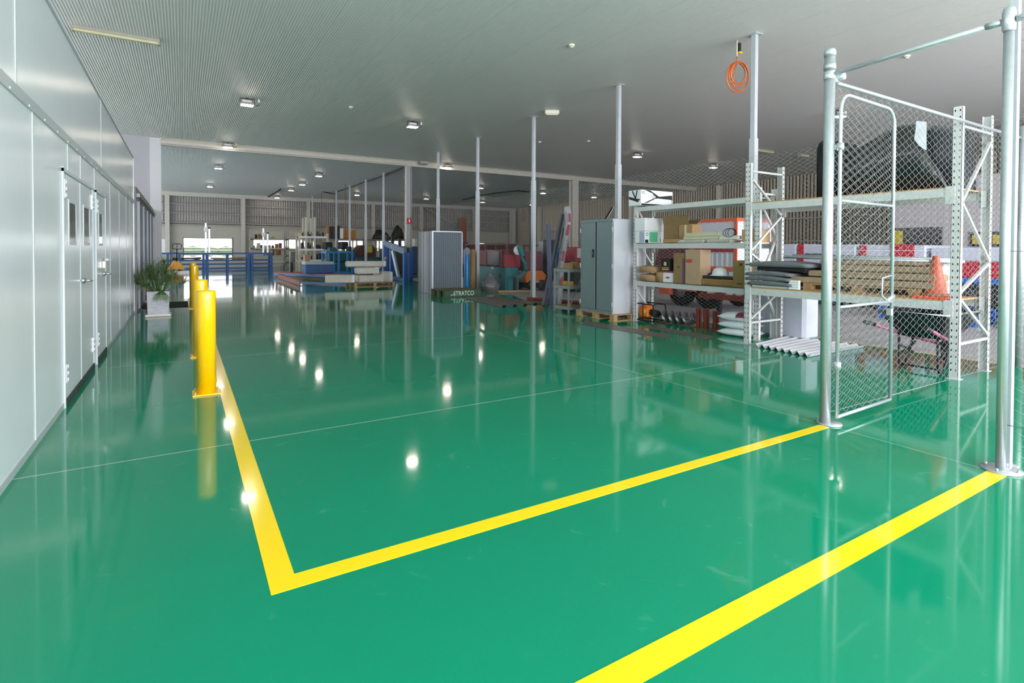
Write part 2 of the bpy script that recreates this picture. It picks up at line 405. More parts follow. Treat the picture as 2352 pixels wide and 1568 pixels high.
b=MB(); b.box(XD+.01,XD+.04,16.0,16.1,1.05,1.12); b.tube([(XD+.03,16.05,1.08),(XD+.09,16.05,1.08),(XD+.09,16.2,1.08)],.012,8); b.build('door_handle',chrome,o)
b=MB(); b.box(-3,XD+.06,YE+.2,YB-.4,2.58,2.66); b.build('door_head',mat('pale_door_head','8F9290',.4,.3),o)
# ------------------------------------------------------------ roof beam and columns
stl=mat('cream_structural_steel','CBC8BF',.5,.05,.05,6)
b=MB()
b.box(-.66,XR,YB-.09,YB+.09,CE-.02,CE); b.box(-.66,XR,YB-.09,YB+.09,CE-.25,CE-.235); b.box(-.66,XR,YB-.006,YB+.006,CE-.235,CE-.02)
b.box(-.66,8.6,YB-.12,YB-.09,CE-.2,CE-.1)
struct(b,'beam_1',stl)
def hcol(name,x,y,z1,s=.16,mt=None,run='x'):
    b=MB(); h=s/2
    if run=='x': b.box(x-h,x+h,y-h,y-h+.012,0,z1); b.box(x-h,x+h,y+h-.012,y+h,0,z1); b.box(x-.004,x+.004,y-h,y+h,0,z1)
    else: b.box(x-h,x-h+.012,y-h,y+h,0,z1); b.box(x+h-.012,x+h,y-h,y+h,0,z1); b.box(x-h,x+h,y-.004,y+.004,0,z1)
    b.box(x-h-.05,x+h+.05,y-h-.05,y+h+.05,0,.02); return struct(b,name,mt or stl)
hc=hcol('column_1',8.72,YB,CE-.25,.24,mat('grey_column','B7B8BA',.5,.1,.04),'y')
hcol('column_2',18.1,YB,CE-.25,.36)
# ------------------------------------------------------------ far wall
lower=mat('precast_wall','BDBAAE',.8,0,.04,3); foil=mat('foil_insulation','9A9794',.45,.35,.16,9,bump=.5,bscale=7,stretch=(1.5,1,6))
wins=[(.03,3.22,.55,2.18),(4.4,9.2,1.30,2.16),(10.9,13.0,1.15,2.12),(14.1,16.7,1.15,2.16),(23.2,26.2,1.6,2.02)]
b=MB(); xs=-8
for (a,c,z0,z1) in wins:
    b.box(xs,a,YBK,YBK+.15,0,3.1); b.box(a,c,YBK,YBK+.15,0,z0); b.box(a,c,YBK,YBK+.15,z1,3.1); xs=c
b.box(xs,XR+.2,YBK,YBK+.15,0,3.1)
struct(b,'wall_far',lower)
b=MB()
n=420; vs=[];fs=[]
for i in range(n+1):
    x=-8+i*(XR+8)/n; y=YBK+.06+(.02 if i%2 else -.0)
    vs+= [(x,y,3.1),(x,y,CE)]
for i in range(n): fs.append((2*i,2*i+2,2*i+3,2*i+1))
b.add(vs,fs); b.box(-8,XR,YBK+.1,YBK+.15,3.1,CE); struct(b,'wall_far_2',foil)
grt=mat('girt_steel','A9A69E',.5,.1,.05)
for i,z in enumerate((3.13,3.3,3.98,4.62)):
    b=MB(); b.box(-8,XR,YBK-.16,YBK,z,z+.02); b.box(-8,XR,YBK-.16,YBK-.15,z-.07,z+.02); struct(b,'girt_%d'%(i+1),grt)
b=MB(); b.box(-8,XR,YBK-.3,YBK-.05,CE-.28,CE); struct(b,'beam_2',stl)
for i,x in enumerate((-.9,3.9,8.55,13.76,18.06,23.3)): hcol('column_%d'%(i+3),x,YBK-.25,CE-.25,.26,run='x')
hcol('column_9',27.3,YBK-.6,CE-.1,.42,run='x')
br=MB(); br.bar((18.3,YBK-.3,5.1),(22.2,YBK-.3,3.1),.09); br.bar((26.9,YBK-.3,5.1),(23.4,YBK-.3,3.0),.09); struct(br,'trim_3',grt)
louv=mat('louvre_glass','E9F0EC',.08,0,.02,alpha=.35,spec=.8); wfr=mat('dark_window_frame','4A3A30',.5)
for i,(a,c,z0,z1) in enumerate(wins):
    f=MB(); t=.05
    f.box(a,c,YBK-.02,YBK+.06,z0,z0+t); f.box(a,c,YBK-.02,YBK+.06,z1-t,z1); f.box(a,a+t,YBK-.02,YBK+.06,z0,z1); f.box(c-t,c,YBK-.02,YBK+.06,z0,z1); f.box((a+c)/2-.02,(a+c)/2+.02,YBK-.01,YBK+.06,z0,z1)
    o=struct(f,'window_%d'%(i+1),wfr)
    n=max(2,int((z1-z0)/.2))
    for k in range(n):
        z=z0+t+(z1-z0-2*t)*(k+.5)/n; g=MB(); g.bar((a+t,YBK+.03,z),(c-t,YBK+.03,z),.12,.006,up=(0,-.5,1)); g.build('louvre_blade',louv,o); g=MB(); g.box(a+t,c-t,YBK+.0,YBK+.012,z-.075,z-.06); g.build('blade_edge',wfr,o)
# right wall
rib=mat('vertical_clad_wall','B4AA98',.6,0,.05)
b=MB(); vs=[];fs=[]; per=.19; y=YN; i=0; prof=[(0,0),(.04,.03),(.10,.03),(.14,0)]
pts=[]
while y<YBK+.1:
    for dy,dx in prof: pts.append((XR-dx,y+dy))
    y+=per
for (x,y) in pts: vs+= [(x,y,0),(x,y,CE)]
for i in range(len(pts)-1): fs.append((2*i,2*i+1,2*i+3,2*i+2))
b.add(vs,fs); b.box(XR,XR+.1,YN,YBK+.2,0,CE); struct(b,'wall_right',rib)
for i,y in enumerate((40.8,35.5,29.0,21.5,14.5)): hcol('column_%d'%(10+i),XR-.25,y,CE-.1,.28,run='y')
b=MB(); b.box(XR-.18,XR-.05,YN,YBK-.5,3.1,3.16); b.box(XR-.18,XR-.05,YN,YBK-.5,1.9,1.96); struct(b,'trim_4',grt)
# pale rendered wall with dark panels inside the right side
XP=22.0; y0=onX(2050,500,XP)[0]
b=MB(); b.box(XP,XP+.2,YN,y0,0,3.9); struct(b,'wall_right_2',mat('pale_grey_render','B9B4B8',.7,0,.03))
# outside
b=MB(); b.box(-40,70,YBK+.3,170,-.2,-.1); struct(b,'ground_outside',mat('pale_yard','CFCEC6',.9,0,.05,.3))
b=MB(); b.box(-60,80,YN-60,YN-.3,-.2,-.1); struct(b,'ground_outside_2',mat('pale_yard','CFCEC6',.9,0,.05,.3))
b=MB()
for i in range(60):
    x=-40+i*2.6; r=random.uniform(1.5,2.1); b.lathe([(0.01,-.1),(r*.9,.2),(r,.7),(r*.8,1.3),(.01,1.75)],(x,112+random.uniform(-1,1),0),8)
b.jit(.12); struct(b,'ground_hedge',mat('hedge_green','4A5C3A',.9,0,.3,3))
# ------------------------------------------------------------ floor markings
ym=mat('yellow_line_paint','FFD800',.12,0,.01,6,coat=.3)
p0=G(622.8,1367); p1=G(675.9,1318); p2=G(1898,984); p3=G(1870,979)
XL0,XL1=p0[0],p1[0]; YA0=2.44; 
b=MB()
h=.0015
ya0=p0[1]; ya1=p1[1]; xe=4.52; yb0=G(1898,984)[1]; yb1=G(1870,979)[1]
xl0f,xl1f=G(535.7,1012.5)[0],G(575.9,1008)[0]
YL=17.6
b.prism([(XL0,ya0),(xe,yb0),(xe,yb1),(XL1,ya1),(XL1+.02,YL),(XL0+.02,YL)],0,h,'z')
solo(b,'line_marking',ym,'yellow L-shaped floor line running past the bollards to the cage corner post','floor marking',(XL0,ya0,0))
q0=G(2265,1082);q1=G(2310,1095);q2=G(1320,1568);q3=G(1475,1568); print('y2',q0,q1,q2,q3)
b=MB(); xs=4.66; xa=-.2
def ext(a,c,x): t=(x-a[0])/(c[0]-a[0]); return a[1]+(c[1]-a[1])*t
b.prism([(xa,ext(q1,q3,xa)),(xs,ext(q1,q3,xs)),(xs-.03,ext(q0,q2,xs)),(xa,ext(q0,q2,xa))],0,h,'z')
solo(b,'line_marking',ym,'wide yellow floor line ending at the nearest cage post on the right','floor marking',(xs,1.3,0))
# ============================================================ bollards
yb=mat('yellow_bollard_enamel','FFC400',.22,0,.02,6,coat=.5)
bl=['nearest of the four yellow steel bollards, in front beside the L-shaped line','second yellow bollard from the camera, half hidden behind the nearest one','third yellow bollard from the camera, slim beyond the first two','farthest yellow bollard, only its cap showing above the third']
proto=None
for i,(x,y) in enumerate(((.2,6.2),(.205,8.35),(.24,15.0),(.25,17.6))):
    if proto is None:
        t=thing('bollard',bl[0],'bollard',(0,0,0),'yellow bollards')
        b=MB(); b.lathe([(.0001,.012),(.085,.012),(.085,1.0),(.083,1.022),(.0001,1.03)],n=40); b.build('post',yb,t,world=False)
        b=MB(); b.bb(-.125,.125,-.125,.125,0,.014,.003); b.build('base_plate',yb,t,world=False)
        for sx in (-1,1):
            for sy in (-1,1):
                b=MB(); b.cyl((sx*.1,sy*.1,.014),(sx*.1,sy*.1,.024),.012,6); b.cyl((sx*.1,sy*.1,.02),(sx*.1,sy*.1,.038),.006,8); b.build('anchor_bolt',mat('zinc_bolt','C9BE8A',.35,.6),t,world=False)
        proto=t
    else: t=copytree(proto)
    t.location=(x,y,0); t['label']=bl[i]
# ============================================================ potted plant
t=thing('potted_plant','bushy grassy plant in square whitewashed pot beside the glazed doors','potted plant',(-.44,13.75,0))
b=MB(); b.bb(-.235,.235,-.2,.2,0,.012,.004); 
for s in (-1,1): b.bb(s*.235,s*.222,-.2,.2,0,.05,.003); b.bb(-.235,.235,s*.2,s*.187,0,.05,.003)
b.build('saucer',mat('cream_saucer','E6DAD0',.5),t,world=False)
b=MB(); q0,q1=.185,.2
z0,z1=.012,.53
def ring(h,z): return [(-h,-h,z),(h,-h,z),(h,h,z),(-h,h,z)]
vs=ring(q0,z0)+ring(q1,z1)+ring(q1-.03,z1)+ring(q0-.03,z0+.06)
fs=[(0,3,2,1)]+[(i,(i+1)%4,4+(i+1)%4,4+i) for i in range(4)]+[(4+i,4+(i+1)%4,8+(i+1)%4,8+i) for i in range(4)]+[(8+i,8+(i+1)%4,12+(i+1)%4,12+i) for i in range(4)]+[(12,13,14,15)]
b.add(vs,fs); b.build('pot',mat('whitewashed_ribbed_stone','C9C6D0',.8,0,.22,7,bump=.7,bscale=9,stretch=(1.2,1.2,9)),t,world=False)
b=MB(); b.box(-.17,.17,-.17,.17,.4,.49); b.build('soil',mat('soil','2C2119',.95),t,world=False)
gm=[mat('leaf_green','6A8C55',.6,0,.25,9),mat('leaf_dark','466A45',.6,0,.2,9),mat('leaf_dry','A8905E',.7,0,.2,9)]
b=MB()
for i in range(2600):
    # arching leaf clusters
    cl=i%26; a0=cl*2.399; cr=.10+.42*((cl*37%26)/26); hz=.62+.62*(1-cr/.55)*random.uniform(.5,1)
    cx,cy=cr*math.cos(a0),cr*math.sin(a0)*.8; base=Vector((cx*.25,cy*.25,.48)); hub=Vector((cx,cy,hz if cl else 1.12))
    a=random.uniform(0,6.283); L=random.uniform(.16,.33); el=random.uniform(-.5,1.25)
    d=Vector((math.cos(a)*math.cos(el),math.sin(a)*math.cos(el),math.sin(el)))
    p0=hub; p1=hub+d*L*.55; p2=p1+d*L*.45+Vector((0,0,-L*random.uniform(.15,.5)))
    sd=d.cross(Vector((0,0,1))).normalized()*random.uniform(.002,.004)
    b.m=0 if random.random()<.6 else (1 if random.random()<.75 else 2)
    if cx>.2 and random.random()<.35: b.m=2
    b.add([p0-sd,p0+sd,p1+sd,p1-sd,p2],[(0,1,2,3),(3,2,4)])
    if i<26*4:
        b.m=0 if i%3 else 1; b.tube([base,base.lerp(hub,.5)+Vector((0,0,.08)),hub],.006,5)
for i in range(26):
    a=random.uniform(1.6,5.0); h=random.uniform(.95,1.3); b.m=1; b.tube([(0,0,.48),(math.cos(a)*.08,.05*math.sin(a),.8),(math.cos(a)*.2,.12*math.sin(a),h)],[.004,.003,.001],4)
for i in range(60): # drooping tuft over the front
    a=random.uniform(-.9,.9); b.m=i%2; p0=Vector((.06,-.2,.56)); p1=Vector((.06+.12*a,-.27,.46)); p2=Vector((.06+.2*a,-.28,.46-random.uniform(.1,.2)))
    sd=Vector((.004,0,0)); b.add([p0-sd,p0+sd,p1+sd,p1-sd,p2],[(0,1,2,3),(3,2,4)])
b.v=[(max(v[0],-.43),v[1],v[2]) for v in b.v]
b.build('foliage',gm,t,world=False)
b=MB(); b.bb(-.82,.12,15.45,17.0,0,.012,.004); solo(b,'door_mat',mat('black_mat','1C1D20',.95,0,.2,60,bump=.4),'black rubber mat on green floor behind the square pot','mat',(-.35,16.2,0))
# ============================================================ grey steel poles to the roof
pl=['grey steel pole rising behind the twin-bay rack, nearest of the line','grey steel pole behind the two-door cupboard','grey steel pole beside the leaning tubes','grey steel pole behind the green lettered pallet','grey steel pole rising behind the tall ribbed locker','thin grey pole just left of the red fire sign column','second thin grey pole left of the red fire sign','third thin grey pole left of the red fire sign','fourth thin grey pole left of the red fire sign','farthest thin grey pole above the shelving bays']
proto=None
Y10=onX(725,455,9.0)[0]
for i,y in enumerate((6.27,9.9,13.6,17.2,20.7,27.8,31,34.5,38,42.9)):
    if proto is None:
        t=thing('steel_pole',pl[0],'pole',(0,0,0),'grey poles along the cage line')
        b=MB(); b.box(-.055,.055,-.055,.055,.01,3.5); b.build('lower_post',polem,t,world=False)
        b=MB(); b.box(-.043,.043,-.043,.043,3.5,CE-.012); b.build('upper_post',polem,t,world=False)
        b=MB(); b.box(-.1,.1,-.1,.1,CE-.012,CE-.001); b.build('top_plate',polem,t,world=False)
        b=MB(); b.box(-.1,.1,-.1,.1,0,.01); b.build('base_plate',polem,t,world=False); proto=t
    else: t=copytree(proto)
    t.location=(9.0 if i<9 else 8.4,y,0); t['label']=pl[i]
# ============================================================ chain-link cage
def chain(b,p0,p1,z0,z1,r=.0018,w=.07,n=3,lean=0):
    p0=Vector((p0[0],p0[1],0)); p1=Vector((p1[0],p1[1],0)); L=(p1-p0).length; d=(p1-p0)/L; nn=Vector((-d.y,d.x,0))
    N=int(L/w); w=L/N; M_=int((z1-z0)/(.07/2)); h=(z1-z0)/M_
    for i in range(N):
        pts=[]
        c=(i+.5)*w
        for k in range(M_+1):
            s=1 if (k+i)%2 else -1
            o=c+s*w*.5; o=min(max(o,0),L)
            pts.append(p0+d*o+nn*(.0022*s)+Vector((0,0,z0+k*h)))
        b.tube(pts,r,n,caps=False)
    return b
CXp,CYp=4.585,2.50
t=thing('chain_link_cage','tall galvanised chain-link cage around the storage bay on the right','fence',(CXp,CYp,0))
def pipe(name,pts,r,n=20): b=MB(); b.tube(pts,r,n); return b.build(name,galv,t)
# corner post
b=MB(); b.cyl((CXp,CYp,.012),(CXp,CYp,3.05),.041,28); b.lathe([(.041,3.05),(.045,3.05),(.045,3.09),(.037,3.11),(.0001,3.115)],(CXp,CYp,0),28); b.build('corner_post',galv,t)
b=MB(); b.lathe([(.042,2.86),(.046,2.865),(.046,2.92),(.042,2.925)],(CXp,CYp,0),28); b.lathe([(.042,2.94),(.046,2.94),(.046,2.99),(.042,2.99)],(CXp,CYp,0),28); b.build('collar',galv,t)
b=MB(); b.lathe([(.0001,0),(.095,0),(.095,.012),(.0001,.012)],(CXp+.03,CYp-.02,0),28); b.build('base_plate',galv,t)
PX,PY=G(2298,1081)
b=MB(); b.cyl((PX,PY,.012),(PX,PY,2.98),.028,28); b.build('gate_post',galv,t)
b=MB(); b.lathe([(.0001,0),(.11,0),(.11,.012),(.0001,.012)],(PX+.02,PY,0),28)
for a in (0,1.57,3.14,4.71): b.cyl((PX+.02+.085*math.cos(a),PY+.085*math.sin(a),.01),(PX+.02+.085*math.cos(a),PY+.085*math.sin(a),.03),.009,6)
b.build('base_plate',galv,t)
b=MB(); b.lathe([(.03,2.88),(.036,2.89),(.037,3.0),(.03,3.03),(.0001,3.04)],(PX,PY,0),24); b.cyl((PX,PY+.04,2.95),(PX,PY+.12,2.95),.022,16); b.cyl((PX,PY-.04,2.95),(PX,PY-.12,2.95),.022,16); b.build('rail_fitting',galv,t)
pipe('top_rail',[(CXp,CYp-.03,2.90),(PX,PY+.05,2.95)],.017)
pipe('top_rail',[(PX,PY-.05,2.95),(PX,-4.2,2.95)],.017)
pipe('top_rail',[(CXp+.03,CYp+.02,2.86),(8.95,CYp+.02,2.86)],.017)
b=MB(); b.lathe([(.0001,-.03),(.026,-.03),(.026,.03),(.0001,.03)],(CXp+.085,CYp,2.87),16,axis='x'); b.cyl((CXp+.09,CYp-.07,2.89),(CXp+.09,CYp+.03,2.89),.03,14); b.build('rail_fitting',galv,t)
# fixed mesh panels
b=MB(); chain(b,(CXp+.06,CYp+.03),(8.95,CYp+.03),.06,2.86); b.cyl((CXp+.06,CYp+.035,.07),(8.95,CYp+.035,.06),.0028,6); b.cyl((CXp+.06,CYp+.035,1.45),(8.95,CYp+.035,1.45),.0022,6); o=b.build('mesh_panel',wire,t)
b=MB(); chain(b,(PX+.05,PY-.05),(PX+.05,-4.2),.06,2.92); b.cyl((PX+.05,PY,.3),(PX+.05,-4.2,.28),.0028,6); b.cyl((PX+.05,PY,1.45),(PX+.05,-4.2,1.42),.0025,6); b.build('mesh_panel',wire,t)
ys=(-4.2,2.47,6.27,9.9,13.6,17.2,20.7)
for a,c in zip(ys[:-1],ys[1:]):
    b=MB(); chain(b,(8.93,a),(8.93,c),.05,3.17,r=.0027); b.cyl((8.93,a,.06),(8.93,c,.06),.0025,5); b.build('mesh_panel',wire,t)
b=MB(); b.cyl((8.95,CYp,0),(8.95,CYp,3.0),.04,20); b.build('end_post',galv,t)
SQX=4.72; SQY1=onX(2311,520,SQX)[0]; SQY0=onX(2330,520,SQX)[0]
# square post beside gate post
t2=thing('square_post','square pale steel post to the roof beside the nearest round cage post','post',(4.77,1.25,0))
b=MB(); b.box(SQX,SQX+.05,SQY0,SQY1,0,CE-.01); b.build('post',polem,t2); b=MB(); b.box(SQX-.03,SQX+.08,SQY0-.03,SQY1+.03,0,.01); b.build('base_plate',polem,t2)
# gate leaf folded open
gx0,gy0=G(1921,977); gx1,gy1=G(2044,934)
t3=thing('chain_link_gate','open chain-link gate leaf of bent pipe hung on the cage corner post','gate',(gx0,gy0,0))
d=Vector((gx1-gx0,gy1-gy0,0)); L=d.length; d/=L
def gp(s,z): return (gx0+d.x*s,gy0+d.y*s,z)
pts=[gp(0,.07),gp(0,2.60)]+[gp(.14-.14*math.cos(a),2.60+.14*math.sin(a)) for a in (.4,.8,1.2,1.57)]+[gp(L-.14+.14*math.sin(a),2.60+.14*math.cos(a)) for a in (0,.4,.8,1.2,1.57)]+[gp(L,.07)]
b=MB(); b.tube(pts,.0145,16); b.cyl(gp(0,.07),gp(L,.07),.0145,16); b.build('gate_frame',galv,t3)
for z in (.98,1.86): b=MB(); b.cyl(gp(.02,z),gp(L-.02,z),.013,12); b.build('mid_rail',galv,t3)
b=MB(); chain(b,(gp(.02,0)[0],gp(.02,0)[1]+.004),(gp(L-.02,0)[0],gp(L-.02,0)[1]+.004),.09,2.72,r=.0017)
b.build('mesh_panel',wire,t3)
b=MB(); b.tube([gp(L-.02,1.22),gp(L-.2,1.20),gp(L-.2,1.04),gp(L-.12,1.0),gp(L,1.0)],.008,8); b.cyl(gp(L-.1,.99),gp(L+.03,1.03),.018,12); b.box(gp(L-.1,0)[0],gp(L-.06,0)[0],gy1-.04,gy1+.0,.86,.92); b.build('latch',galv,t3)
for z in (.5,2.3):
    b=MB(); b.cyl((gx0,gy0,z-.03),(gx0,gy0,z+.03),.028,14); b.bar((CXp+.03,CYp-.03,z),(gx0,gy0,z),.02,.04); b.build('gate_hinge',galv,t3)
# ============================================================ pallet racking
def upright(b,x,y,z,w=.09,d=.06,side=-1):
    # C-section with the slotted face towards -X
    b.m=0
    b.box(x,x+.004,y-w/2,y+w/2,.004,z); b.box(x,x+d,y-w/2,y-w/2+.004,.004,z); b.box(x,x+d,y+w/2-.004,y+w/2,.004,z); b.box(x-.03,x+d+.02,y-w/2-.02,y+w/2+.02,0,.005)
    b.m=1; k=.09
    while k<z-.03:
        for s in (-.55,.5): b.box(x-.0008,x+.001,y+s*w/2-.006,y+s*w/2+.006,k,k+.022)
        k+=.075
    b.m=0
def frame(t,x0,x1,y,z,m,diag):
    for (x,fl) in ((x0,1),(x1,-1)):
        b=MB()
        if fl==1: upright(b,x,y,z)
        else:
            b.box(x-.06,x,y-.045,y-.04,.004,z); b.box(x-.004,x,y-.045,y+.045,.004,z); b.box(x-.06,x,y+.04,y+.045,.004,z); b.box(x-.08,x+.03,y-.06,y+.06,0,.005)
            b.m=1; k=.1
            while k<z-.03: b.box(x-.04,x-.02,y-.0465,y-.0445,k,k+.022); k+=.075
        b.build('upright',[m,hole],t)
    b=MB()
    for (za,zb) in diag:
        b.bar((x0+.05,y-.03,za),(x1-.05,y-.03,zb),.03,.03)
    b.build('bracing',m,t)
def beam(t,x,y0,y1,z,m,h=.1):
    b=MB(); b.box(x-.012,x+.035,y0+.045,y1-.045,z-h,z-.025); b.box(x-.012,x+.02,y0+.045,y1-.045,z-.025,z)
    for y in (y0+.045,y1-.045): b.box(x-.018,x-.006,y-.045,y+.045,z-h-.08,z+.02)
    return b.build('beam',m,t)
# right-hand (near) rack
RX0,RX1=7.45,8.33; YA,YBb=2.64,5.28
t=thing('pallet_rack','tall two-level pallet rack with rust-stained beams seen through the cage mesh','pallet rack',(RX0,4,0))
frame(t,RX0,RX1,YBb,2.79,rackm,[(2.66,2.66),(2.55,2.0),(1.44,2.0),(1.40,.98),(.38,.80),(.33,.33)])
frame(t,RX0,RX1,YA,3.07,rackm,[(2.85,2.85),(2.0,2.75),(2.0,1.35),(.98,1.3),(.9,.45),(.4,.4)])
for z in (.90,2.19):
    beam(t,RX0-.02,YA,YBb,z-.03,rustbeam); beam(t,RX1-.02,YA,YBb,z-.03,rackm)
    b=MB(); b.box(RX0+.0,RX1-.0,YA+.06,YBb-.06,z-.03,z-.012); b.build('shelf_board',boardm,t)
SH_R=(.888,2.178)
# left-hand rack
LX0,LX1=7.86,8.36; YC,YD=5.40,8.14
t=thing('shelf_rack','narrower four-level shelf rack of cartons between the grey cupboard and the tall rack','pallet rack',(LX0,6.7,0))
frame(t,LX0,LX1,YD,2.33,rackm,[(2.25,1.7),(1.6,1.15),(.65,1.1),(.6,.15)])
frame(t,LX0,LX1,YC,2.45,rackw,[(2.35,2.35),(2.2,1.7),(1.0,1.6),(1.0,.4)])
for z in (.83,1.58,2.32):
    beam(t,LX0-.015,YC,YD,z-.015,rackm,.09); beam(t,LX1-.02,YC,YD,z-.015,rackm,.09)
    b=MB(); b.box(LX0+.03,LX1-.03,YC+.06,YD-.06,z-.03,z-.012); b.build('shelf_board',rackm,t)
S1,S2,S3=.818,1.568,2.308
# ============================================================ pallets
def pallet(name_label,x0,x1,y0,y1,z=0,h=.12,m=wood,group=None,cat='pallet',along='y',nboards=6,nblk=3,slabs=True):
    t=thing('timber_pallet',name_label,cat,((x0+x1)/2,(y0+y1)/2,z),group)
    th=.018
    for (za,zb) in ((z+h-th,z+h),(z,z+th)):
        b=MB(); n=nboards if za>z+.01 else 3
        for i in range(n):
            if along=='y':
                wd=(x1-x0)/(n*1.25 if n>3 else 7); a=x0+(x1-x0-wd)*i/(n-1); b.box(a,a+wd,y0,y1,za,zb)
            else:
                wd=(y1-y0)/(n*1.25 if n>3 else 7); a=y0+(y1-y0-wd)*i/(n-1); b.box(x0,x1,a,a+wd,za,zb)
        b.build('deck_board' if za>z+.01 else 'bottom_board',m,t)
    for i in range(3):
        for j in range(nblk):
            b=MB(); bx=.1; by=.12
            a=x0+(x1-x0-bx)*i/2; c=y0+(y1-y0-by)*j/(nblk-1); b.box(a,a+bx,c,c+by,z+th,z+h-th); b.build('block',m,t)
    return t
# ============================================================ grey two-door cupboard on a pallet
CXa,CYa=7.43,8.32; CYb=9.36; CXb=8.36
pallet('timber pallet under the grey two-door cupboard',7.38,8.42,8.22,9.44,0,.135,wood,along='x')
cz=.136; ct=2.07
cabm=mat('grey_enamel_cupboard','7C8B90',.38,.05,.03,5); cabs=mat('enamel_cupboard_lit_side','C6C8D0',.35,.05,.03,4)  # body painted paler than the doors, standing for doorway daylight on its side
t=thing('cupboard','grey two-door steel cupboard standing on a timber pallet','cupboard',((CXa+CXb)/2,(CYa+CYb)/2,cz))
b=MB(); b.box(CXa+.022,CXb,CYa,CYb,cz,ct); b.box(CXa,CXa+.03,CYa,CYb,ct-.05,ct); b.box(CXa,CXa+.03,CYa,CYb,cz,cz+.05); b.build('body',cabs,t)
b=MB(); b.box(CXa+.0,CXb,CYa+.001,CYb,ct,ct+.006); b.box(CXa-.002,CXa,CYa,CYb,ct-.05,ct+.006); b.build('top_band',cabm,t)
b=MB(); b.box(CXa-.002,CXa,CYa,CYb,cz,cz+.05); b.build('plinth_band',cabm,t)
mid=(CYa+CYb)/2
for (a,c,hs) in ((CYa+.012,mid-.02,0),(mid+.02,CYb-.012,1)):
    b=MB(); b.bb(CXa-.004,CXa+.022,a,c,cz+.055,ct-.055,.005); d=b.build('door',cabm,t)
    if hs: 
        b=MB(); b.bb(CXa-.014,CXa-.003,mid+.05,mid+.115,1.28,1.45,.006); hd=b.build('lock_plate',black,d)
        b=MB(); b.bar((CXa-.02,mid+.08,1.33),(CXa-.02,mid+.09,1.40),.012); b.build('key_lever',chrome,hd)
    yy=CYa+.006 if not hs else CYb-.006
    for z in (.32,1.1,1.85): b=MB(); b.cyl((CXa-.006,yy,z-.05),(CXa-.006,yy,z+.05),.01,8); b.build('hinge',seam,d)
b=MB(); b.box(CXa+.0,CXa+.022,mid-.018,mid+.018,cz+.05,ct-.05); b.build('centre_gap',mat('shadow_gap','1D2224',.8),t)
b=MB(); x,z=8.2,ct+.01
b.bar((8.0,9.25,ct+.008),(8.06,9.05,ct+.30),.05,.012); b.m=1; b.bar((8.02,9.20,ct+.01),(8.08,9.00,ct+.31),.045,.012)
solo(b,'offcut_strip',[darkm,galv],'dark and silver metal offcut standing on top of the grey cupboard','offcut',(8.0,9.2,ct))
# ============================================================ tall ribbed locker
x0,x1,y0,y1,z0,z1=cbox(993,676,0,960.5,1062,530)
lk=mat('slate_ribbed_sheet','5D6872',.4,.2,.05,4)
t=thing('ribbed_shed','tall slate-grey ribbed steel shed with silver corner trims on the green floor','storage shed',((x0+x1)/2,(y0+y1)/2,0))
def ribbed(name,p,q,z0,z1,nrm,per,dep,m,par):
    p=Vector(p);q=Vector(q);L=(q-p).length;d=(q-p)/L;nn=Vector(nrm); n=int(L/per); per=L/n; pts=[]
    for i in range(n):
        for s,k in ((0,0),(.25,1),(.5,1),(.75,0)): pts.append(p+d*(i+s)*per+nn*dep*k)
    pts.append(q); vs=[];fs=[]
    for a in pts: vs+= [(a.x,a.y,z0),(a.x,a.y,z1)]
    for i in range(len(pts)-1): fs.append((2*i,2*i+2,2*i+3,2*i+1))
    b=MB(); b.add(vs,fs); return b.build(name,m,par)
b=MB(); b.box(x0+.02,x1,y0+.02,y1,0,z1-.005); b.build('body',lk,t)
ribbed('ribbed_panel',(x0+.03,y0+.012,0),(x1-.02,y0+.012,0),.02,z1-.03,(0,-1,0),.075,.012,lk,t)
ribbed('side_panel',(x0+.012,y0+.03,0),(x0+.012,y1-.02,0),.02,z1-.03,(-1,0,0),.3,.01,lk,t)
tr=mat('silver_trim','C3CCD4',.3,.4,.03)
b=MB(); b.box(x0-.004,x0+.03,y0-.004,y0+.03,0,z1); b.build('corner_trim',tr,t)
b=MB(); b.box(x1-.025,x1+.004,y0-.006,y0+.02,0,z1); b.build('corner_trim',tr,t)
b=MB(); b.box(x0,x1,y0-.006,y0+.02,z1-.03,z1); b.build('top_trim',tr,t)
b=MB(); b.box(x0-.006,x0+.01,(y0+y1)/2-.01,(y0+y1)/2+.015,0,z1-.02); b.build('door_edge_trim',tr,t)
# green lettered pallet
gx0,gx1,gy0,gy1,_,gz=cbox(1020,683,0,990,1103,668)
gp_=mat('green_stained_timber','3C5A46',.8,0,.18,10)
gy1=min(gy1,y0-.05)
t=pallet('low green pallet with white lettering in front of the ribbed shed',gx0,gx1,gy0,gy1,0,gz,mat('brown_green_timber','5C5A40',.8,0,.2,10),along='x')
b=MB(); b.box(gx0,gx1,gy0-.018,gy0-.001,.02,gz); o=b.build('side_board',gp_,t)
lw=mat('white_stencil','DDEAE6',.7)
wdt=gx1-gx0
text('STRATCO',gz*1.0,((gx0+gx1)/2+.04,gy0-.02,gz*.5),RX90,lw,o,squash=1.25*wdt/1.9,ext=.0008)
b=MB()
for i in range(3): xx=gx0+wdt*(.17+.03*i); b.bar((xx,gy0-.0195,.04+.01*i),(xx+.04,gy0-.0195,.075+.012*i),.012,.002,up=(0,1,0))
b.build('chevron_mark',lw,o)
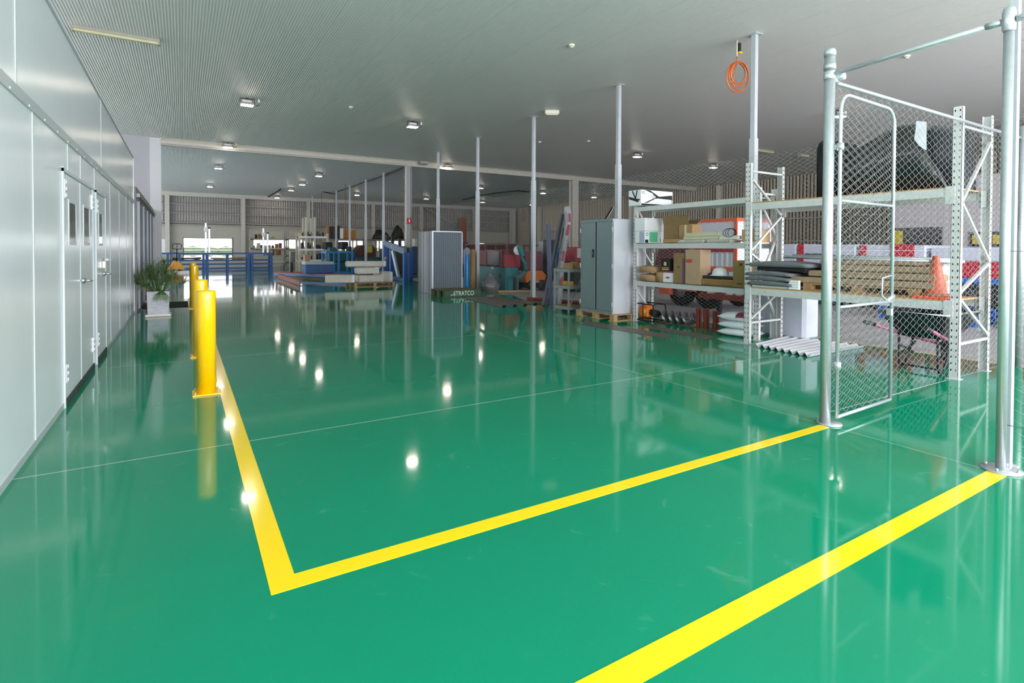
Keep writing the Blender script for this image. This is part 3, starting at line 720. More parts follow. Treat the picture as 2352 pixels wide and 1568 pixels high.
# wrapped rolls behind the shed
def onfl(px,py): return G(px,py)
rx,ry=G(1072,662); rx*=.965; ry*=.965
b=MB(); b.lathe([(.0001,.0),(.10,.0),(.10,.12),(.105,.5),(.10,1.30),(.08,1.36),(.0001,1.37)],(rx,ry,0),20); b.m=1; b.lathe([(.10,1.22),(.112,1.3),(.12,1.42),(.04,1.5),(.0001,1.5)],(rx,ry,0),12); b.jit(.006)
solo(b,'sheet_roll',[mat('blue_wrap','2A86C6',.3,0,.12,8),plast],'blue wrapped roll standing beside the ribbed shed','roll',(rx,ry,0))
rx2,ry2=G(1086,662); rx2*=.97; ry2*=.97
b=MB(); b.lathe([(.0001,0),(.10,0),(.105,.4),(.09,1.3),(.06,1.42),(.0001,1.43)],(rx2,ry2,0),14); b.jit(.012)
solo(b,'sheet_roll',kraft,'brown paper-wrapped roll leaning next to the blue roll','roll',(rx2,ry2,0))
# ============================================================ sheets lying on floor by the pole line
def sheet(label,name,P4,prof,m,z=0,cat='metal sheet',th=.0015):
    # P4: corner pixels: a-b ribbed end, d-c far end ; ribs run a->d
    A,B,Cc,D=[Vector(G(*p)) for p in P4]; n=len(prof)-1; vs=[];fs=[]
    for (s,h) in prof:
        p=A.lerp(B,s); q=D.lerp(Cc,s); vs+=[(p.x,p.y,z+h+th),(q.x,q.y,z+h+th),(p.x,p.y,z+h),(q.x,q.y,z+h)]
    for i in range(n):
        a=4*i;c=a+4; fs+=[(a,a+1,c+1,c),(a+2,c+2,c+3,a+3),(a,c,c+2,a+2),(a+1,a+3,c+3,c+1)]
    fs+=[(0,2,3,1),(4*n,4*n+1,4*n+3,4*n+2)]
    b=MB(); b.add(vs,fs); return solo(b,name,m,label,cat,(A.x,A.y,z))
def hat(n,h):
    pr=[]
    for i in range(n):
        for s,k in ((0,0),(.12,0),(.2,1),(.45,1),(.53,0)): pr.append(((i+s)/n,k*h+.002))
    pr.append((1,.002)); return pr
brn=mat('brown_roof_sheet','6E655F',.4,.3,.06,6)
sheet('brown trapezoid-ribbed roofing sheet lying in front of the leaning tubes','roof_sheet',[(1150,705),(1245,698),(1150,681),(1066,685)],hat(4,.035),brn)
sheet('flat pale sheet lying on the concrete edge behind the brown roofing sheet','steel_sheet',[(1205,690),(1262,697),(1235,679),(1165,672)],[(0,.002),(1,.002)],mat('pale_blue_sheet','A3A8B6',.4,.3,.04))
b=MB(); p=Vector(G(1213,690)); q=Vector(G(1330,700)); b.bar((p.x,p.y,.045),(q.x,q.y,.045),.09,.004); b.bar((p.x,p.y,.045),(q.x,q.y,.045),.004,.09); b.bar((p.x+.0,p.y+.05,.05),(q.x,q.y+.05,.05),.006,.1)
solo(b,'steel_channel',rusty,'rust-red steel channel lying on the floor beside the leaning tubes','steel channel',(p.x,p.y,0))
sheet('long thin brown flat strip lying on green floor before the grey cupboard','flat_strip',[(1335,745),(1345,735),(1545,770),(1525,776)],[(0,.002),(1,.002)],brn)
sheet('thin brown flat strip lying on green floor in front of the auger','flat_strip',[(1480,752),(1490,746),(1640,772),(1620,778)],[(0,.002),(1,.002)],brn)
# white corrugated sheets
A_=[(1735,797),(1865,822),(1990,800),(1815,777)]
wv=[(i/80,.028+.026*math.cos(2*math.pi*8*i/80)) for i in range(81)]
o1=sheet('white wavy corrugated sheet lying on the floor beside the tall rack upright','corrugated_sheet',A_,wv,mat('white_corrugated','DCDDE4',.45,.05,.03))
# ============================================================ leaning tubes
bx,by=G(1275,700)
def lean(label,name,px0,py0,z0,pxt,pyt,Yt,r,m,n=12,cat='tube',extra=None):
    X,Y=G(px0,py0); xt,zt=onY(pxt,pyt,Yt); b=MB(); b.cyl((X,Y,z0),(xt,Yt,zt),r,n)
    return solo(b,name,m,label,cat,(X,Y,0))
navy=mat('navy_tube','3A4560',.35,.3,.06); 
X,Y=G(1265,704)
b=MB(); t_=onY(1259,514,Y); b.bar((X,Y,.0),(t_[0],Y,t_[1]),.085,.085,up=(0,1,0)); solo(b,'ridged_tube',navy,'navy blue tube leaning upright, leftmost of the leaning bundle','tube',(X,Y,0))
X,Y=G(1249,702); xt,zt=onY(1292,492,Y+.4)
b=MB(); b.bar((X,Y,.0),(xt,Y+.4,zt),.10,.06,up=(0,1,0)); b.m=1; b.bar((X,Y-.035,.0),(xt,Y+.365,zt),.03,.012,up=(0,1,0)); solo(b,'gutter_length',[mat('grey_gutter','5B6469',.4,.2),navy],'long dark grey gutter leaning diagonally behind the navy tube','gutter',(X,Y,0))
X,Y=G(1272,703); xt,zt=onY(1297,525,Y+.5)
b=MB(); b.bar((X,Y,.0),(xt,Y+.5,zt),.09,.05,up=(0,1,0)); solo(b,'gutter_length',mat('olive_gutter','595C58',.45,.2),'shorter grey gutter leaning against the plastic-wrapped lengths','gutter',(X,Y,0))
X,Y=G(1281,702)
pts=[];rs=[]
for (px,py,r) in ((1281,700,.10),(1279,660,.19),(1285,630,.13),(1289,600,.10),(1294,570,.09),(1300,540,.10),(1305,510,.11),(1304,485,.11),(1302,474,.08)):
    q=onY(px,py,Y+.35*(702-py)/200); pts.append((q[0],Y+.35*(702-py)/200,max(q[1],.02))); rs.append(r*.85)
t=thing('wrapped_lengths','tall bundle of lengths in shiny clear plastic leaning beside the grey stand','wrapped bundle',(X,Y,0))
b=MB(); b.tube(pts,rs,12); b.jit(.02); b.build('plastic_wrap',plast,t)
b=MB(); b.bar(pts[0],pts[-2],.07,.05,up=(0,1,0)); b.build('inner_length',mat('inner_profile','8C8F96',.5,.2),t)
for k in (1,3,5,6): b=MB(); a=Vector(pts[k]); c=Vector(pts[k+1]); b.bar(a+Vector((-.02,-rs[k]-.01,0)),a.lerp(c,.8)+Vector((-.02,-rs[k]-.01,0)),.06,.004,up=(0,1,0)); b.build('red_label',mat('dull_red_print','A8394A',.5),t)
# small grey stand with cartons
x0,x1,y0,y1,_,z1=cbox(1306,718,0,1300,1334,617)
y1=y0+.55; x1=x0+.42
std=mat('grey_green_angle_steel','8C9A9C',.45,.3,.06)
t=thing('steel_stand','small slotted-steel stand left of the grey cupboard','stand',((x0+x1)/2,(y0+y1)/2,0))
for (a,c) in ((x0,y0),(x1,y0),(x0,y1),(x1,y1)):
    b=MB(); b.box(a-.018,a+.018,c-.018,c+.018,0,z1-.01); b.build('leg',std,t)
for z in (.14,.62,z1):
    b=MB(); b.box(x0-.02,x1+.02,y0-.02,y0,z-.08,z-.01); b.box(x0-.02,x0,y0,y1,z-.08,z-.01); b.build('rail',std,t)
    b=MB(); b.box(x0-.02,x1+.02,y0-.02,y1+.02,z-.01,z); b.build('shelf',wood2,t)
b=MB(); b.bar((x0,y0-.01,.1),(x1,y0-.01,z1-.1),.03,.01,up=(0,1,0)); b.build('brace',std,t)
cnt=0
for (fx,z,w,h,lb) in ((.06,z1,.1,.13,'small brown carton at the left on top of the slotted-steel stand'),(.26,z1,.14,.15,'larger brown carton on top of the slotted-steel stand by the cupboard'),(.04,.62,.14,.09,'yellowish packet on the middle shelf of the slotted-steel stand')):
    b=MB(); b.bb(x0+fx,x0+fx+w,y0+.05,y0+.3,z,z+h,.006); solo(b,'carton',kraft if cnt<2 else mat('yellow_packet','C99A3A',.6),lb,'carton',(x0+fx,y0+.1,z)); cnt+=1
# ============================================================ left rack contents
tape=mat('packing_tape','D9C9A8',.3)
def carton(label,x0,x1,y0,y1,z0,z1,m,name='carton',cat='carton',rz=0,extra=None,group=None,flaps=False,bev=.006):
    t=thing(name,label,cat,((x0+x1)/2,(y0+y1)/2,z0),group,rz)
    hx,hy=abs(x1-x0)/2,abs(y1-y0)/2; b=MB()
    if flaps:
        w=.006; H=z1-z0
        b.box(-hx,hx,-hy,hy,0,w); b.box(-hx,-hx+w,-hy,hy,0,H); b.box(hx-w,hx,-hy,hy,0,H); b.box(-hx,hx,-hy,-hy+w,0,H); b.box(-hx,hx,hy-w,hy,0,H)
        b.build('body',m,t,world=False)
        for (p,q,up) in (((-hx,0,H),(-hx-.05,0,H+.16),(0,1,0)),((hx,0,H),(hx+.13,0,H+.09),(0,1,0)),((0,hy,H),(0,hy+.02,H+.17),(1,0,0))):
            f=MB(); f.bar(p,q,(2*hx if up[0] else .004),(.004 if up[0] else 2*hy),up=(0,1,0)); f.build('flap',m,t,world=False)
    else:
        b.bb(-hx,hx,-hy,hy,0,z1-z0,bev); b.build('body',m,t,world=False)
    for e in (extra or []):
        nm,mm,(a0,a1,c0,c1,e0,e1)=e; f=MB(); f.box(a0*hx,a1*hx,c0*hy,c1*hy,e0*(z1-z0),e1*(z1-z0)); f.build(nm,mm,t,world=False)
    return t
def side(X,px0,px1,zb,py,y_ref=None):
    "extent along Y on the plane X between two pixel columns; height from pixel row at the near side"
    ya,yb_=onX(px0,560,X)[0],onX(px1,560,X)[0]; y0,y1=min(ya,yb_),max(ya,yb_); return y0,y1,Zat(X,(y0+y1)/2,py)
# fan box on top
zt=2.322
fx,fy=7.72,7.80
x0,x1,y0,y1,_,z1=cbox(1472,471,zt,1443,1544,435)
t=thing('fan_carton','white ceiling-fan carton with black fan picture overhanging the top shelf','carton',(x0,y0,zt))
b=MB(); b.bb(x0,x1,y0,y1,zt,z1,.004); b.build('body',whitep,t); H=z1-zt
b=MB(); b.prism([(x0+.20*(x1-x0),zt+.10*H*0+.18*H),(x0+.42*(x1-x0),zt+.55*H),(x0+.36*(x1-x0),zt+.80*H),(x0+.12*(x1-x0),zt+1.0*H-.004),(x0+.28*(x1-x0),z1-.004),(x0+.44*(x1-x0),zt+.78*H),(x0+.56*(x1-x0),zt+.62*H),(x0+.98*(x1-x0),zt+.76*H),(x0+.99*(x1-x0),zt+.46*H),(x0+.5*(x1-x0),zt+.50*H),(x0+.34*(x1-x0),zt+.42*H),(x0+.08*(x1-x0),zt+.14*H)][::-1],y0-.0012,y0-.0004,'y'); b.build('fan_picture',blackp,t)
b=MB(); b.lathe([(.0001,-.002),(.055,-.002),(.055,.001)],(0,0,0),20,axis='y'); b.v=[(v[0]*1.2+x0+.38*(x1-x0),v[1]+y0-.001,v[2]*.55+zt+.58*H) for v in b.v]; b.build('fan_hub_picture',mat('pale_print','CFE0D8',.5),t)
b=MB(); b.box(x0+.01,x1-.01,y0-.0012,y0-.0003,zt+.002,zt+.12*H); b.build('footer_band',blackp,t)
b=MB()
for k in range(3): b.box(x1-.04,x1-.025,y0-.0012,y0-.0003,zt+H*(.2+.1*k),zt+H*(.26+.1*k))
b.build('icon_marks',blackp,t)
text('DC',.075,(x0+.07,y0-.001,z1-.055),RX90,blackp,t,ext=.0005)
b=MB(); Yl=y1-y0
b.prism([(y0+.02,zt+.4*H),(y0+.4*Yl,zt+.45*H),(y1-.01,zt+.62*H),(y1-.01,zt+.45*H),(y0+.5*Yl,zt+.3*H),(y0+.25*Yl,zt+.2*H)],x0-.0012,x0-.0003,'x'); b.bar((x0-.0008,y0+.45*Yl,zt+.4*H),(x0-.0008,y0+.3*Yl,z1-.01),.03,.001,up=(1,0,0)); b.bar((x0-.0008,y0+.4*Yl,zt+.4*H),(x0-.0008,y0+.7*Yl,z1-.01),.03,.001,up=(1,0,0)); b.build('fan_picture',blackp,t)
# upper shelf S2 : white carton pair
x0,x1,y0,y1,_,z1=cbox(1481,556,S2+.012,1452,1525,530)
x0=7.79; y0=onX(1481,560,x0)[0]; y1=8.09; x1=onY(1526,560,y0)[0]; z1=Zat(x0,y0,530)
zz=S2+.012
t=carton('lower white printed carton with green label at left end of the upper shelf',x0,x1,y0,min(y1,8.06),zz,z1,whitep,'fan_carton',extra=[('green_label',mat('green_label','5FBF93',.5),(-.55,.3,-1.004,-.99,.08,.92)),('blue_print',mat('blue_grey_print','A9B4CC',.5),(-1.006,-.99,-.9,.1,.05,.95)),('black_corner',blackp,(-.98,-.65,-1.004,-.99,.02,.28)),('icon_marks',blackp,(.55,.62,-1.004,-.99,.05,.4))])
text('D',.09,(x0+.06,y0-.0015,zz+.17),RX90,blackp,t,ext=.0005)
z2=Zat(x0,y0,500)
carton('plain white carton stacked on the printed white carton',x0-.01,x1+.01,y0-.01,min(y1,8.06),z1+.002,z2,whitep)
def shelf_item(label,px0,px1,zb,pyt,X,dx,m,**k):
    y0,y1,z1=side(X,px0,px1,zb,pyt); return carton(label,X,X+dx,y0,y1,zb,z1,m,**k),(X,X+dx,y0,y1,z1)
zz=S2+.012
shelf_item('low brown carton lid lying under the open carton',1522,1556,zz,549,7.87,.2,card,cat='carton')
shelf_item('open brown carton with raised flaps on the upper shelf',1524,1582,zz+.055,515,8.08,.22,card2,flaps=True)
shelf_item('taped plain carton behind the white light fittings',1559,1590,zz,516,8.05,.25,card,extra=[('tape_strip',tape,(-1.006,-.99,-.15,.15,.1,1.0))])
# stack of white baffles and fittings
def strip(label,px0,px1,zb,pyt,X,dx,m,name,cat,corr=False,slope=0):
    y0,y1,z1=side(X,px0,px1,zb,pyt)
    b=MB()
    if corr:
        n=int((y1-y0)/.035); vs=[];fs=[]
        for i in range(n*4+1):
            y=y0+(y1-y0)*i/(n*4); z=zb+(z1-zb)*(.5+.45*math.sin(i*math.pi/2)); vs+=[(X,y,z),(X+dx,y,z),(X,y,z-.008),(X+dx,y,z-.008)]
        for i in range(n*4): a=4*i;c=a+4; fs+=[(a,a+1,c+1,c),(a+2,c+2,c+3,a+3),(a,c,c+2,a+2),(a+1,a+3,c+3,c+1)]
        b.add(vs,fs)
    else: b.bb(X,X+dx,y0,y1,zb,z1,.006)
    return solo(b,name,m,label,cat,(X,y0,zb)),z1
wf=mat('white_fitting','DDDDD2',.5); crm=mat('cream_fitting','C9C7A8',.5)
_,za=strip('white zigzag baffle lying on the upper shelf, left one',1557,1615,zz,550,7.87,.3,wf,'light_baffle','light fitting',corr=True)
_,zc=strip('white zigzag baffle lying on the upper shelf, right one',1624,1678,zz,550,7.87,.3,wf,'light_baffle','light fitting',corr=True)
_,zb=strip('cream batten light body lying on top of the left zigzag baffle',1569,1648,za+.002,543,7.88,.12,crm,'batten_fitting','light fitting')
_,zd=strip('slim cream batten light lying on top of the other cream batten',1571,1650,zb+.002,534,7.89,.1,crm,'batten_fitting','light fitting')
_,ze=strip('white batten light lying beside the coil of black cable',1651,1695,zc+.002,541,7.89,.1,wf,'batten_fitting','light fitting')
# orange white truck lamp box is beyond; black cable coil
yc=onX(1675,560,7.87)[0]
b=MB()
for k in range(3):
    b.tube([(7.86+.04*k,yc+.12*math.cos(a)*(1-.15*k),ze+.05+.07*math.sin(a)) for a in [i*.4 for i in range(17)]],.005,5)
solo(b,'cable_coil',cordm,'thin black cable coil draped at right end of the upper shelf','cable',(7.87,yc,ze))
ze2=Zat(7.92,5.5,526); carton('plain brown carton at the far right end of the upper shelf',7.92,8.32,5.47,5.72,zz,ze2,mat('light_card','C29A6E',.8))
y0,y1,z1=side(8.05,1694,1716,1.9,493)
zz2=ze2+.003
b=MB()
for k in range(3):
    for j in range(2): b.lathe([(.0001,0),(.06,0),(.065,.12),(.06,.24),(.0001,.25)],(7.99+.13*k,5.53+.13*j,zz2),12)
b.jit(.004); solo(b,'wrapped_bottles',plast,'clear plastic-wrapped cluster of bottles on the end carton','bottle pack',(8.1,5.6,zz2))
# middle shelf S1
zz=S1+.012
y0,y1,z1=side(7.84,1464,1505,zz,610)
def bag(label,X,dx,y0,y1,z0,z1,fold=True):
    b=MB(); n=7
    prof=[(.0,.02),(.03,.5),(.12,.85),(.5,1.0),(.9,.9),(1.0,.55),(.98,.05)]
    vs=[];fs=[]
    for i in range(n):
        t=i/(n-1); w=1-.10*abs(2*t-1)**3
        for j,(s,h) in enumerate(((-.02,0),(0,.85),(.1,1),(.9,1),(1,.9),(1.02,0))):
            vs.append((X+dx*t,y0+(y1-y0)*(.5+(s-.5)*w)+random.uniform(-.008,.008),z0+max(0,(z1-z0)*h*(w+.0)+random.uniform(-.006,.006) if h else 0)))
    for i in range(n-1):
        for j in range(5): a=i*6+j; fs.append((a,a+6,a+7,a+1))
        fs.append((i*6,i*6+5,i*6+11,i*6+6))
    fs+=[tuple(range(6)),tuple(range(n*6-6,n*6))[::-1]]
    b.add(vs,fs,True)
    if fold: b.add([(X-.0,y1,z1-.02),(X+.0,y0,z1-.01),(X+dx*.6,y0,z1+.02),(X+dx*.6,y1+.06,z1-.03)],[(0,1,2,3),(3,2,1,0)])
    return solo(b,'paper_bag',kraft,label,'paper bag',(X,(y0+y1)/2,z0))
h=(z1-zz)/2; ya_,yb_=onX(1504,560,7.84)[0],onX(1467,560,7.84)[0]
bag('brown paper bag at left of middle shelf, lower of two',7.84,.4,ya_,yb_,zz,zz+h*.9)
bag('brown paper bag stacked on top at left of the middle shelf',7.84,.4,ya_,yb_,zz+h*.95+.02,zz+2*h)
bag('crumpled brown paper bag next to the black lamp box',7.86,.3,onX(1522,560,7.84)[0],onX(1504,560,7.84)[0],zz,zz+.2,False)
tq,bx_=shelf_item('white and maroon carton under the black lamp box',1523,1547,zz,622,7.85,.3,whitep,extra=[('maroon_lid',mat('maroon_print','9A2346',.5),(-1.01,1.01,-1.01,1.01,.85,1.005)),('print_mark',mat('maroon_print','9A2346',.5),(-1.006,-.99,-.3,.4,.35,.48))])
shelf_item('black lamp carton with round logo on the white maroon carton',1518,1539,bx_[4]+.003,594,7.85,.25,blackp,extra=[('ring_print',mat('pale_ring','D8C078',.5),(-1.006,-.99,-.25,.3,.42,.72)),('yellow_band',mat('yellow_print','E0C840',.5),(-1.006,-.99,-.75,.75,.06,.14)),('grey_band',mat('grey_print','8C8088',.5),(-1.006,-.99,-.75,.75,.18,.3))])
shelf_item('tall brown carton with violet stripe on the middle shelf',1547,1573,zz,581,7.82,.3,card2,extra=[('violet_stripe',mat('violet_print','6B4A6E',.6),(-1.006,-.99,-1,-.6,0,.82)),('hand_hole',blackp,(-1.006,-.99,-.2,.25,.52,.55))])
shelf_item('tall tan carton with red arrow on the middle shelf',1574,1609,zz,573,7.80,.28,mat('tan_card','B4977A',.8),extra=[('red_arrow',mat('red_print','C04A48',.6),(-1.006,-.99,.1,.9,.62,.72))])
y0,y1,z1=side(7.82,1578,1683,zz,640)
b=MB(); b.bb(7.82,8.0,y0,y1,zz,z1,.02); b.jit(.004); solo(b,'long_parcel',mat('brown_parcel','9C7748',.8,0,.1),'long brown parcel lying along the front of the middle shelf','parcel',(7.9,(y0+y1)/2,zz))
y0b,y1b,_=side(7.84,1597,1684,zz,640)
b=MB(); b.bb(7.86,7.98,y0b,y1b,z1+.006,z1+.05,.006); solo(b,'dark_plank',mat('charcoal_board','2E2F33',.7),'charcoal plank on top of the long brown parcel','plank',(7.9,(y0b+y1b)/2,z1))
yh=onX(1648,560,7.86)[0]; hz=z1+.055
t=thing('hard_hat','white hard hat resting on the charcoal plank','hard hat',(7.93,yh,hz))
b=MB(); b.lathe([(.115,0),(.118,.03),(.112,.07),(.09,.115),(.05,.142),(.0001,.15)],(0,0,0),28); b.v=[(v[0]*1.0,v[1]*1.18,v[2]) for v in b.v]; b.build('shell',white,t,world=False)
b=MB(); b.lathe([(.112,.0),(.15,-.004),(.152,.004),(.115,.012)],(0,0,0),28); b.v=[(v[0]*1.0,v[1]*1.2,v[2]+.006) for v in b.v]; b.build('brim',white,t,world=False)
b=MB(); b.bb(-.02,.02,-.13,.13,.0,.02,.005); b.build('headband',blackp,t,world=False)
b=MB(); yk=onX(1622,560,7.9)[0]; b.bb(8.02,8.12,yk-.08,yk+.08,zz,z1+.10,.03); b.jit(.01); solo(b,'black_pouch',black,'crumpled black pouch behind the white hard hat on the left','pouch',(8.05,yk,zz))
b=MB(); yk=onX(1672,560,7.9)[0]; b.bb(8.03,8.13,yk-.07,yk+.07,zz,z1+.11,.02); b.jit(.008); b.m=1; b.bb(7.99,8.025,yk-.05,yk+.05,zz,z1+.13,.01); solo(b,'glove_pack',[black,whitep],'black and white glove pack right of the white hard hat','glove pack',(8.05,yk,zz))
shelf_item('tall brown carton with fine print at right end of the middle shelf',1684,1711,zz,598,7.84,.35,mat('ochre_card','96794A',.8),extra=[('print_mark',mat('dark_print','4A3A22',.7),(-1.006,-.99,-.6,-.1,.8,.9)),('print_line',mat('dark_print','4A3A22',.7),(-1.006,-.99,-.6,.3,.12,.16))])
# ============================================================ under the left rack
# auger
ax,ay=8.12,7.75
t=thing('earth_auger','orange two-man earth auger with black tube guard lying under the shelf rack','earth auger',(ax,ay,0))
a0=onX(1480,560,ax)[0]; a1=onX(1521,560,ax)[0]
ym_=(a0+a1)/2; hy=abs(a0-a1)/2
b=MB()
for (z,k) in ((.03,1),(.36,.9)):
    b.tube([(ax-.22,ym_-hy*k,z),(ax-.22,ym_+hy*k,z),(ax+.12,ym_+hy*k,z),(ax+.12,ym_-hy*k,z)],.013,8,closed=True)
for (dx,s) in ((-.22,1),(-.22,-1),(.12,1),(.12,-1)): b.tube([(ax+dx,ym_+s*hy,.03),(ax+dx,ym_+s*hy*1.05,.2),(ax+dx,ym_+s*hy*.9,.36)],.013,8)
b.tube([(ax-.22,ym_+hy*.2,.36),(ax-.22,ym_+hy*.2,.03)],.012,8); b.build('guard_frame',black,t)
b=MB(); b.bb(ax-.16,ax+.04,ym_-.02,ym_+.24,.08,.30,.03); b.bb(ax-.12,ax+.0,ym_+.03,ym_+.18,.28,.34,.02); b.build('engine_cover',mat('auger_orange','F07A1E',.35),t)
b=MB(); b.bb(ax-.17,ax-.155,ym_+.03,ym_+.12,.17,.25,.005); b.build('engine_label',mat('yellow_label','F2C230',.4),t)
b=MB(); b.cyl((ax-.05,ym_-.02,.19),(ax-.05,ym_-.2,.17),.07,12); b.lathe([(.05,0),(.09,.05),(.09,.10),(.04,.16)],(ax-.05,0,0),14,axis='y'); 
b.build('gearbox',darkm,t)
yS,yE=ym_-.26,onX(1592,560,8.2)[0]
b=MB(); n=120; turns=4.5; Lh=yS-yE; vs=[];fs=[]
for i in range(n+1):
    s=i/n; an=s*turns*2*math.pi; y=yS-Lh*s; xx=ax+.02+.12*s
    for r in (.02,.13):
        for e in (-.004,.004): vs.append((xx+r*math.cos(an),y+e,.135+r*math.sin(an)))
for i in range(n):
    a=4*i;c=a+4; fs+=[(a,c,c+2,a+2),(a+1,a+3,c+3,c+1),(a+2,c+2,c+3,a+3)]
b.add(vs,fs,True); b.cyl((ax,yS+.12,.16),(ax+.14,yE,.135),.022,10); b.build('auger_screw',mat('dull_auger_steel','6E6C6E',.35,.6,.15),t)
# rust-red channel stubs
for i,(px,h_) in enumerate(((1605,.36),(1622,.36),(1644,.34))):
    X,Y=G(px,752+i*2.5); lb=['leftmost','middle','rightmost'][i]
    t=thing('channel_stub','rust-red upright channel stub between auger and white bags, %s of three'%lb,'steel bracket',(X,Y,0),'rust-red channel stubs')
    b=MB(); b.box(X-.03,X-.024,Y-.045,Y+.045,.01,h_); b.box(X-.03,X+.03,Y-.045,Y-.038,.01,h_); b.box(X-.03,X+.03,Y+.038,Y+.045,.01,h_); b.build('channel',rusty,t)
    b=MB(); b.box(X-.08,X+.06,Y-.08,Y+.08,0,.01); b.build('foot_plate',rusty,t)
X,Y=G(1655,758)
# white printed bags
def sack(label,x,y,z,L,W,H,rz,m,band):
    t=thing('sack',label,'sack',(x,y,z),None,rz); n=12; k=10; vs=[];fs=[]
    for i in range(n+1):
        u=-1+2*i/n
        for j in range(k):
            a=2*math.pi*j/k; w=max(.03,(1-abs(u)**5)); hh=w*(1 if abs(u)<.9 else .7)
            vs.append((u*L/2,math.copysign(abs(math.cos(a))**.7,math.cos(a))*W/2*(1-.06*abs(u)),H/2+math.copysign(abs(math.sin(a))**.9,math.sin(a))*H/2*hh))
    for i in range(n):
        for j in range(k): a=i*k+j; c=i*k+(j+1)%k; fs.append((a,c,c+k,a+k))
    fs+=[tuple(range(k))[::-1],tuple(range(n*k,n*k+k))]
    b=MB(); b.add(vs,fs,True); b.jit(.004)
    if band:
        b.mi=[1 if (2<=(f//k)<=5 and (f%k) in (0,1,2,3,4)) else 0 for f in range(len(b.mi))]
    b.build('bag_body',[m]+([band] if band else []),t,world=False); return t
sm_=mat('white_woven_sack','DDE6EA',.55,0,.05,20,bump=.2); sb=mat('maroon_print_band','7E2B45',.5)
sx,sy=8.06,5.82
sack('white woven sack on the floor, bottom of the pile by the tall rack',sx,sy,0,.66,.45,.13,1.75,sm_,None)
sack('white woven sack in the middle of the pile by the tall rack',sx,sy,.125,.64,.45,.13,1.72,sm_,None)
sack('white sack with maroon print on top of the pile by the tall rack',sx,sy,.25,.64,.43,.15,1.78,sm_,sb)
# pale plastic cabinet behind rack frame
x0,x1,y0,y1,_,z1=8.46,8.88,4.95,5.75,0,.84
t=thing('pale_tub','pale translucent plastic tub standing behind the tall rack frame','plastic tub',((x0+x1)/2,(y0+y1)/2,0))
b=MB(); b.bb(x0,x1,y0,y1,0,z1,.05); b.build('tub_body',mat('pale_plastic','D3D8E6',.35),t)
b=MB(); b.bb(x0-.01,x1+.01,y0-.01,y1+.01,z1-.02,z1+.01,.01); b.build('rim',mat('pale_plastic','D3D8E6',.35),t)
# ============================================================ right rack contents
zl,zu=SH_R
y0,y1=onX(2150,420,7.85)[0],onX(1880,420,7.85)[0]
ytop=[(1878,315),(1882,312),(1925,322),(2000,298),(2045,276),(2080,273),(2110,274),(2140,278),(2190,290),(2215,300)]
t=thing('wrapped_furniture','large glossy black plastic-wrapped bundle on the upper level of the tall rack','wrapped bundle',(7.85,3.7,zu))
def wrapshape(pts,X0,X1,zb,seed,nx=8):
    b=MB(); rr=random.Random(seed); vs=[];n=len(pts); fs=[]
    for i in range(nx+1):
        u=i/nx; bulge=1-.12*abs(2*u-1)**2
        for (y,z) in pts:
            vs.append((X0+(X1-X0)*u,y+rr.uniform(-.008,.008),zb+(z-zb)*bulge+rr.uniform(-.01,.01)))
        for (y,z) in pts: vs.append((X0+(X1-X0)*u,y,zb))
    w=2*n
    for i in range(nx):
        for j in range(n-1):
            a=i*w+j; fs.append((a,a+1,a+1+w,a+w)); fs.append((a+n,a+n+w,a+n+1+w,a+n+1))
        fs.append((i*w,i*w+w,i*w+w+n,i*w+n)); fs.append((i*w+n-1,i*w+2*n-1,i*w+w+2*n-1,i*w+w+n-1))
    for e in (0,nx*w):
        for j in range(n-1): fs.append((e+j,e+j+n,e+j+1+n,e+j+1))
    b.add(vs,fs,True); return b
import bmesh
blkp=mat('black_stretch_wrap','121517',.14,0,.2,8,bump=.7,bscale=26,stretch=(1,1,3),coat=.6)
pts=[onX(px,py,7.62) for px,py in ((1945,335),(1975,320),(2010,303),(2045,280),(2080,275),(2112,276))]
pts=[(pts[0][0]+.02,zu+.02)]+pts+[(onX(2120,330,7.62)[0],onX(2120,330,7.62)[1]),(onX(2145,370,7.62)[0],onX(2145,370,7.62)[1]),(onX(2172,425,7.62)[0],zu+.02)]
b=wrapshape(pts,7.62,8.2,zu+.001,3); b.build('main_wrap',blkp,t)
b=wrapshape([onX(px,py,7.75) for px,py in ((2100,278),(2150,283),(2196,292))]+[(onX(2197,420,7.75)[0],zu+.05)],7.78,8.3,zu+.001,4); b.build('end_wrap',mat('grey_stretch_wrap','2B2E35',.3,0,.2,8,bump=.5),t)
b=wrapshape([(onX(1882,430,7.7)[0],zu+.10),onX(1881,330,7.7),onX(1886,314,7.7),onX(1925,325,7.7),onX(1960,332,7.7)],7.66,8.15,zu+.001,5); b.build('left_panel',mat('matt_black_panel','14161A',.6),t)
b=MB(); yy=onX(2110,350,7.6)[0]; b.prism([onX(p,q,7.6) for p,q in ((2106,278),(2128,280),(2128,345),(2112,335),(2101,320),(2104,300))],7.585,7.6,'x'); b.build('silver_patch',mat('silver_wrap_patch','DFE6EE',.15,.3,.1,8,bump=.4),t)
